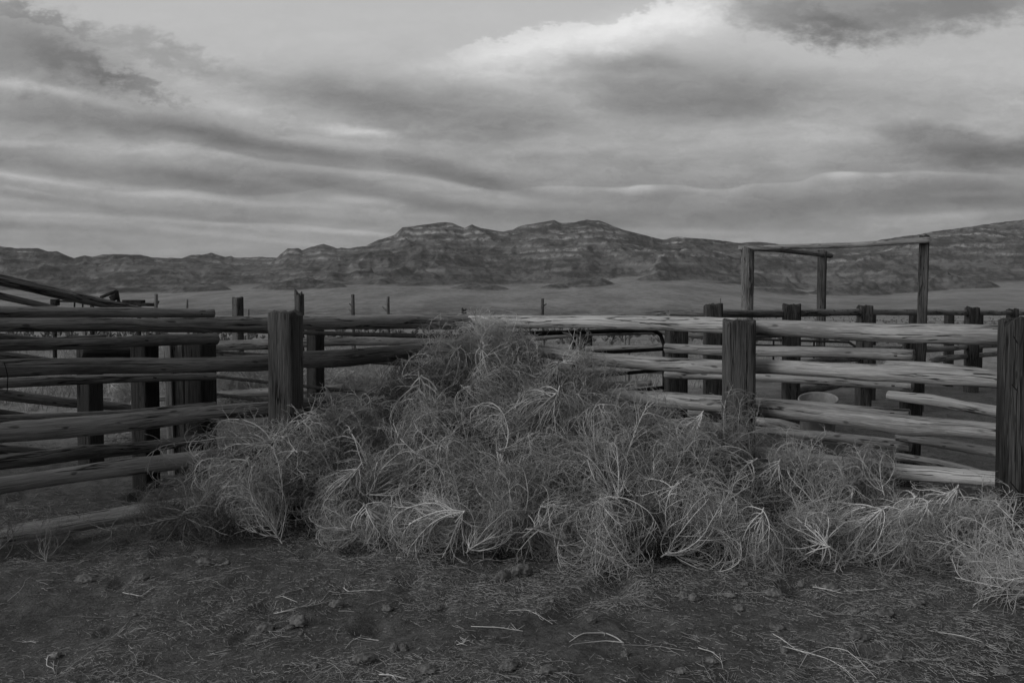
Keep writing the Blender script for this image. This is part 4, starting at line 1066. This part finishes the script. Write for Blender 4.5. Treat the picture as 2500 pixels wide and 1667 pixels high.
for c_ in [
 (1228, 1398, 40, 32, 'rough clod, left of the pair below the heap'), (1272, 1382, 50, 34, 'rough clod, bigger right one of the pair below the heap'),
 (1348, 1464, 15, 13, 'small round clod alone below the caged tumbleweed'), (1447, 1517, 26, 16, 'clod beside a dark hollow right of centre foreground'),
 (1527, 1603, 18, 20, 'small round clod below the pale forked twig'), (1040, 1642, 50, 22, 'flat clod at the bottom edge left of centre'),
 (1340, 1652, 46, 22, 'pale clod cut by the bottom edge at centre'), (1240, 1640, 44, 22, 'crumbly clod at the bottom edge near centre'),
 (885, 1608, 50, 26, 'half-buried clod at lower left of centre'), (962, 1580, 22, 24, 'left half of the split hoof-marked mound'), (986, 1582, 22, 24, 'right half of the split hoof-marked mound'),
 (500, 1368, 40, 20, 'rounded clod below the ball-shaped tumbleweed'), (205, 1400, 50, 22, 'dark mound near the lowest left rail'), (340, 1400, 34, 18, 'dark clod right of the mound near the lowest left rail'),
 (553, 1370, 16, 12, 'little dark clod right of the rounded clod'), (648, 1522, 40, 26, 'dark clod, left one of the left-foreground cluster'), (725, 1510, 50, 36, 'lumpy clod, biggest in the left-foreground cluster'),
 (735, 1540, 14, 12, 'tiny pale pebble under the lumpy clod'), (705, 1527, 24, 14, 'whitish chip beside the lumpy clod'), (135, 1593, 26, 18, 'clod under the bent pale twig at far left'),
 (820, 1470, 36, 22, 'clod at the right end of the pale left twig'), (1668, 1452, 26, 18, 'clod, left of the right-side row below the heap'), (1694, 1456, 28, 20, 'clod, second of the right-side row below the heap'),
 (1782, 1448, 30, 16, 'clod, third of the right-side row below the heap'), (1806, 1475, 24, 16, 'pale clod just below the right-side row'), (1820, 1425, 22, 12, 'small clod under the umbrella-shaped tumbleweed'),
 (1892, 1445, 36, 20, 'pointed clod right of the umbrella-shaped tumbleweed'), (1958, 1418, 20, 18, 'upright clod at the pile\'s right front'), (2034, 1427, 38, 22, 'lumpy clod under the herringbone tumbleweed'),
 (2182, 1462, 22, 12, 'small clod below the right end of the heap'), (2085, 1485, 26, 14, 'clod in the right foreground, upper of three'), (2165, 1492, 40, 26, 'biggest clod in the right foreground by a curled twig'),
 (2245, 1466, 44, 16, 'flat clod left of the coarse right-edge tumbleweed'), (1902, 1534, 42, 18, 'smooth oval clod in the right foreground'), (1916, 1592, 20, 18, 'dark clod under the forked stick'),
 (2105, 1565, 50, 22, 'broad flat clod in the lower right'), (2190, 1612, 44, 24, 'half-sunk clod lower right of the broad flat one'), (2402, 1580, 18, 16, 'lone round clod near the right edge'),
 (1820, 1560, 14, 8, 'small flat chip left of the oval clod'), (770, 1620, 16, 10, 'small clod low on the left'), (330, 1497, 12, 9, 'tiny clod in the left straw'), (1665, 1650, 30, 16, 'clod at the bottom edge right of centre'),
 (1740, 1625, 32, 14, 'flat clod right of centre at the bottom'), (2455, 1640, 40, 20, 'clod in the lower right corner'), (1070, 1472, 20, 14, 'low clod at a hoof print left of centre'), (945, 1478, 30, 16, 'dark crumb beside the left hoof print')]:
    clod(*c_)

def twig(pts, r_, lab, side=(), m_='twig', name='dry_twig', h=.012):
    """pts: rows of the photo's ground points; side: list of (index, dx, dy, length)"""
    def gp(px, py, hh=0.0):
        d_ = at(px, py, 1.0) - Vector((0, 0, EYE)); t_ = (EYE - hh) / -d_.z
        return Vector((d_.x * t_, d_.y * t_, 0))
    P = []
    for i, (px, py) in enumerate(pts):
        p = gp(px, py, h); p.z = ground_z(p.x, p.y) + h * (1 if 0 < i < len(pts) - 1 else .4); P.append(p)
    K = 28; r_ = r_ * .75
    def samp(P, K):
        A = np.array([list(p) for p in P]); cu = np.concatenate([[0], np.cumsum(np.linalg.norm(np.diff(A, axis=0), axis=1))])
        s_ = np.linspace(0, cu[-1], K); return np.stack([np.interp(s_, cu, A[:, i]) for i in range(3)], 1)
    main = samp(P, K); rsx = np.random.RandomState(int(pts[0][0])); main[1:-1] = (main[:-2] + main[1:-1] * 2 + main[2:]) / 4; main[1:-1] = (main[:-2] + main[1:-1] * 2 + main[2:]) / 4; main[1:-1] = (main[:-2] + main[2:]) / 2
    main[:, :2] += np.cumsum(rsx.normal(0, r_ * .35, (K, 2)), 0) * .5
    V, Q = tube_batch(main[None], np.linspace(r_, r_ * .55, K)[None], 6); VV, QQ, c = [V], [Q], len(V)
    n_s = 9
    for j in range(n_s):
        i0 = rsx.randint(2, K - 2); a = rsx.uniform(-1.2, 1.2) + (math.pi if rsx.rand() < .4 else 0)
        dd = main[i0] - main[i0 - 1]; dd[2] = 0; dd /= np.linalg.norm(dd) + 1e-9
        dr = np.array([dd[0] * math.cos(a) - dd[1] * math.sin(a), dd[0] * math.sin(a) + dd[1] * math.cos(a), rsx.uniform(.0, .5)])
        Ls = rsx.uniform(.01, .05); br = main[i0] + np.linspace(0, 1, 5)[:, None] * dr * Ls
        V, Q = tube_batch(br[None], np.linspace(r_ * .55, r_ * .3, 5)[None], 4); VV.append(V); QQ.append(Q + c); c += len(V)
    for sp__ in side:
        m2 = samp([Vector((*[gp(a, b__, h).x, gp(a, b__, h).y], 0)) + Vector((0, 0, ground_z(gp(a, b__).x, gp(a, b__).y) + h)) for a, b__ in sp__], 16)
        V, Q = tube_batch(m2[None], np.linspace(r_ * .8, r_ * .45, 16)[None], 6); VV.append(V); QQ.append(Q + c); c += len(V)
    org = np.array(main[0])
    ob = link(name, np_mesh(name, np.concatenate(VV) - org, np.concatenate(QQ), smooth=False), M[m_], None, tuple(org))
    tag(ob, lab, 'twig', 'bigger twigs on the foreground dirt')
twig([(1523, 1580), (1505, 1568), (1480, 1552), (1440, 1552), (1420, 1555), (1390, 1562)], .0045, 'pale forked twig curving right of centre foreground', [[(1520, 1580), (1480, 1575), (1430, 1580), (1398, 1590), (1388, 1598)]])
twig([(668, 1484), (690, 1491), (730, 1485), (765, 1475), (800, 1464)], .0045, 'pale curved twig in the left foreground straw', [[(735, 1484), (755, 1468), (762, 1457)], [(672, 1459), (690, 1457), (725, 1466)]])
twig([(924, 1548), (895, 1544), (878, 1546), (862, 1560), (845, 1577)], .0035, 'bowed pale twig left of the split mound', [[(918, 1552), (885, 1556), (872, 1558)]])
twig([(134, 1582), (115, 1595), (112, 1618), (130, 1622), (134, 1632)], .0035, 'hook-shaped twig low at the far left')
twig([(1240, 1485), (1285, 1486), (1310, 1500), (1348, 1510)], .003, 'long thin wavy twig below the heap')
twig([(838, 1432), (850, 1442), (890, 1440), (928, 1438)], .0028, 'wavy stalk on the dirt at centre left')
twig([(1150, 1526), (1210, 1533), (1275, 1536)], .003, 'straight stalk across the centre foreground')
twig([(1912, 1580), (1965, 1600), (2020, 1618), (2060, 1640), (2090, 1660)], .0028, 'long forked stick in the lower right', [[(1975, 1603), (2020, 1590), (2065, 1600), (2095, 1625), (2140, 1662)], [(1972, 1602), (1950, 1640)]])
twig([(1888, 1548), (1905, 1560), (1940, 1590), (1975, 1604)], .003, 'slender stalk crossing the forked stick')
twig([(1985, 1424), (2015, 1435), (2055, 1443)], .0038, 'short pale stalk under the lumpy right clod')
twig([(2060, 1438), (2110, 1436), (2155, 1430)], .003, 'grey stalk right of the lumpy clod')
twig([(1705, 1590), (1740, 1608), (1762, 1625), (1764, 1640)], .003, 'curled stalk in the bottom right straw')
twig([(1155, 1366), (1185, 1358), (1225, 1354), (1262, 1350)], .0042, 'bright stick lying in front of the heap by the clod pair', [[(1180, 1358), (1180, 1330), (1177, 1302)], [(1200, 1357), (1215, 1335)]])
twig([(300, 1435), (345, 1448), (368, 1432), (395, 1425)], .0025, 'thin bent stalk in the left straw')
twig([(925, 1646), (955, 1655), (990, 1662)], .004, 'thick stalk at the bottom edge left of centre')
twig([(1115, 1574), (1132, 1575), (1136, 1560)], .003, 'short hooked twig in the centre foreground')
twig([(2290, 1545), (2340, 1560), (2395, 1575), (2450, 1590)], .003, 'long stalk near the lower right corner')
twig([(55, 1553), (75, 1555), (88, 1556)], .003, 'short straight stalk at the left edge')

# ------------------------------------------------------------------ air
me = bpy.data.meshes.new('haze')
a, z0, z1 = 15500, -8, 1600
vs = [(x, y, z) for z in (z0, z1) for y in (-a, a) for x in (-a, a)]
me.from_pydata(vs, [], [(0, 2, 3, 1), (4, 5, 7, 6), (0, 1, 5, 4), (2, 6, 7, 3), (0, 4, 6, 2), (1, 3, 7, 5)]); me.update()
hz = bpy.data.objects.new('haze', me); COL.objects.link(hz); tag(hz, kind='stuff')
hm = bpy.data.materials.new('haze'); hm.use_nodes = True; hn = hm.node_tree; hn.nodes.clear()
pv = hn.nodes.new('ShaderNodeVolumePrincipled'); pv.inputs['Color'].default_value = (.9, .9, .9, 1); pv.inputs['Density'].default_value = 1.9e-5
oo = hn.nodes.new('ShaderNodeOutputMaterial'); hn.links.new(pv.outputs[0], oo.inputs['Volume']); me.materials.append(hm)
hm.cycles.homogeneous_volume = True
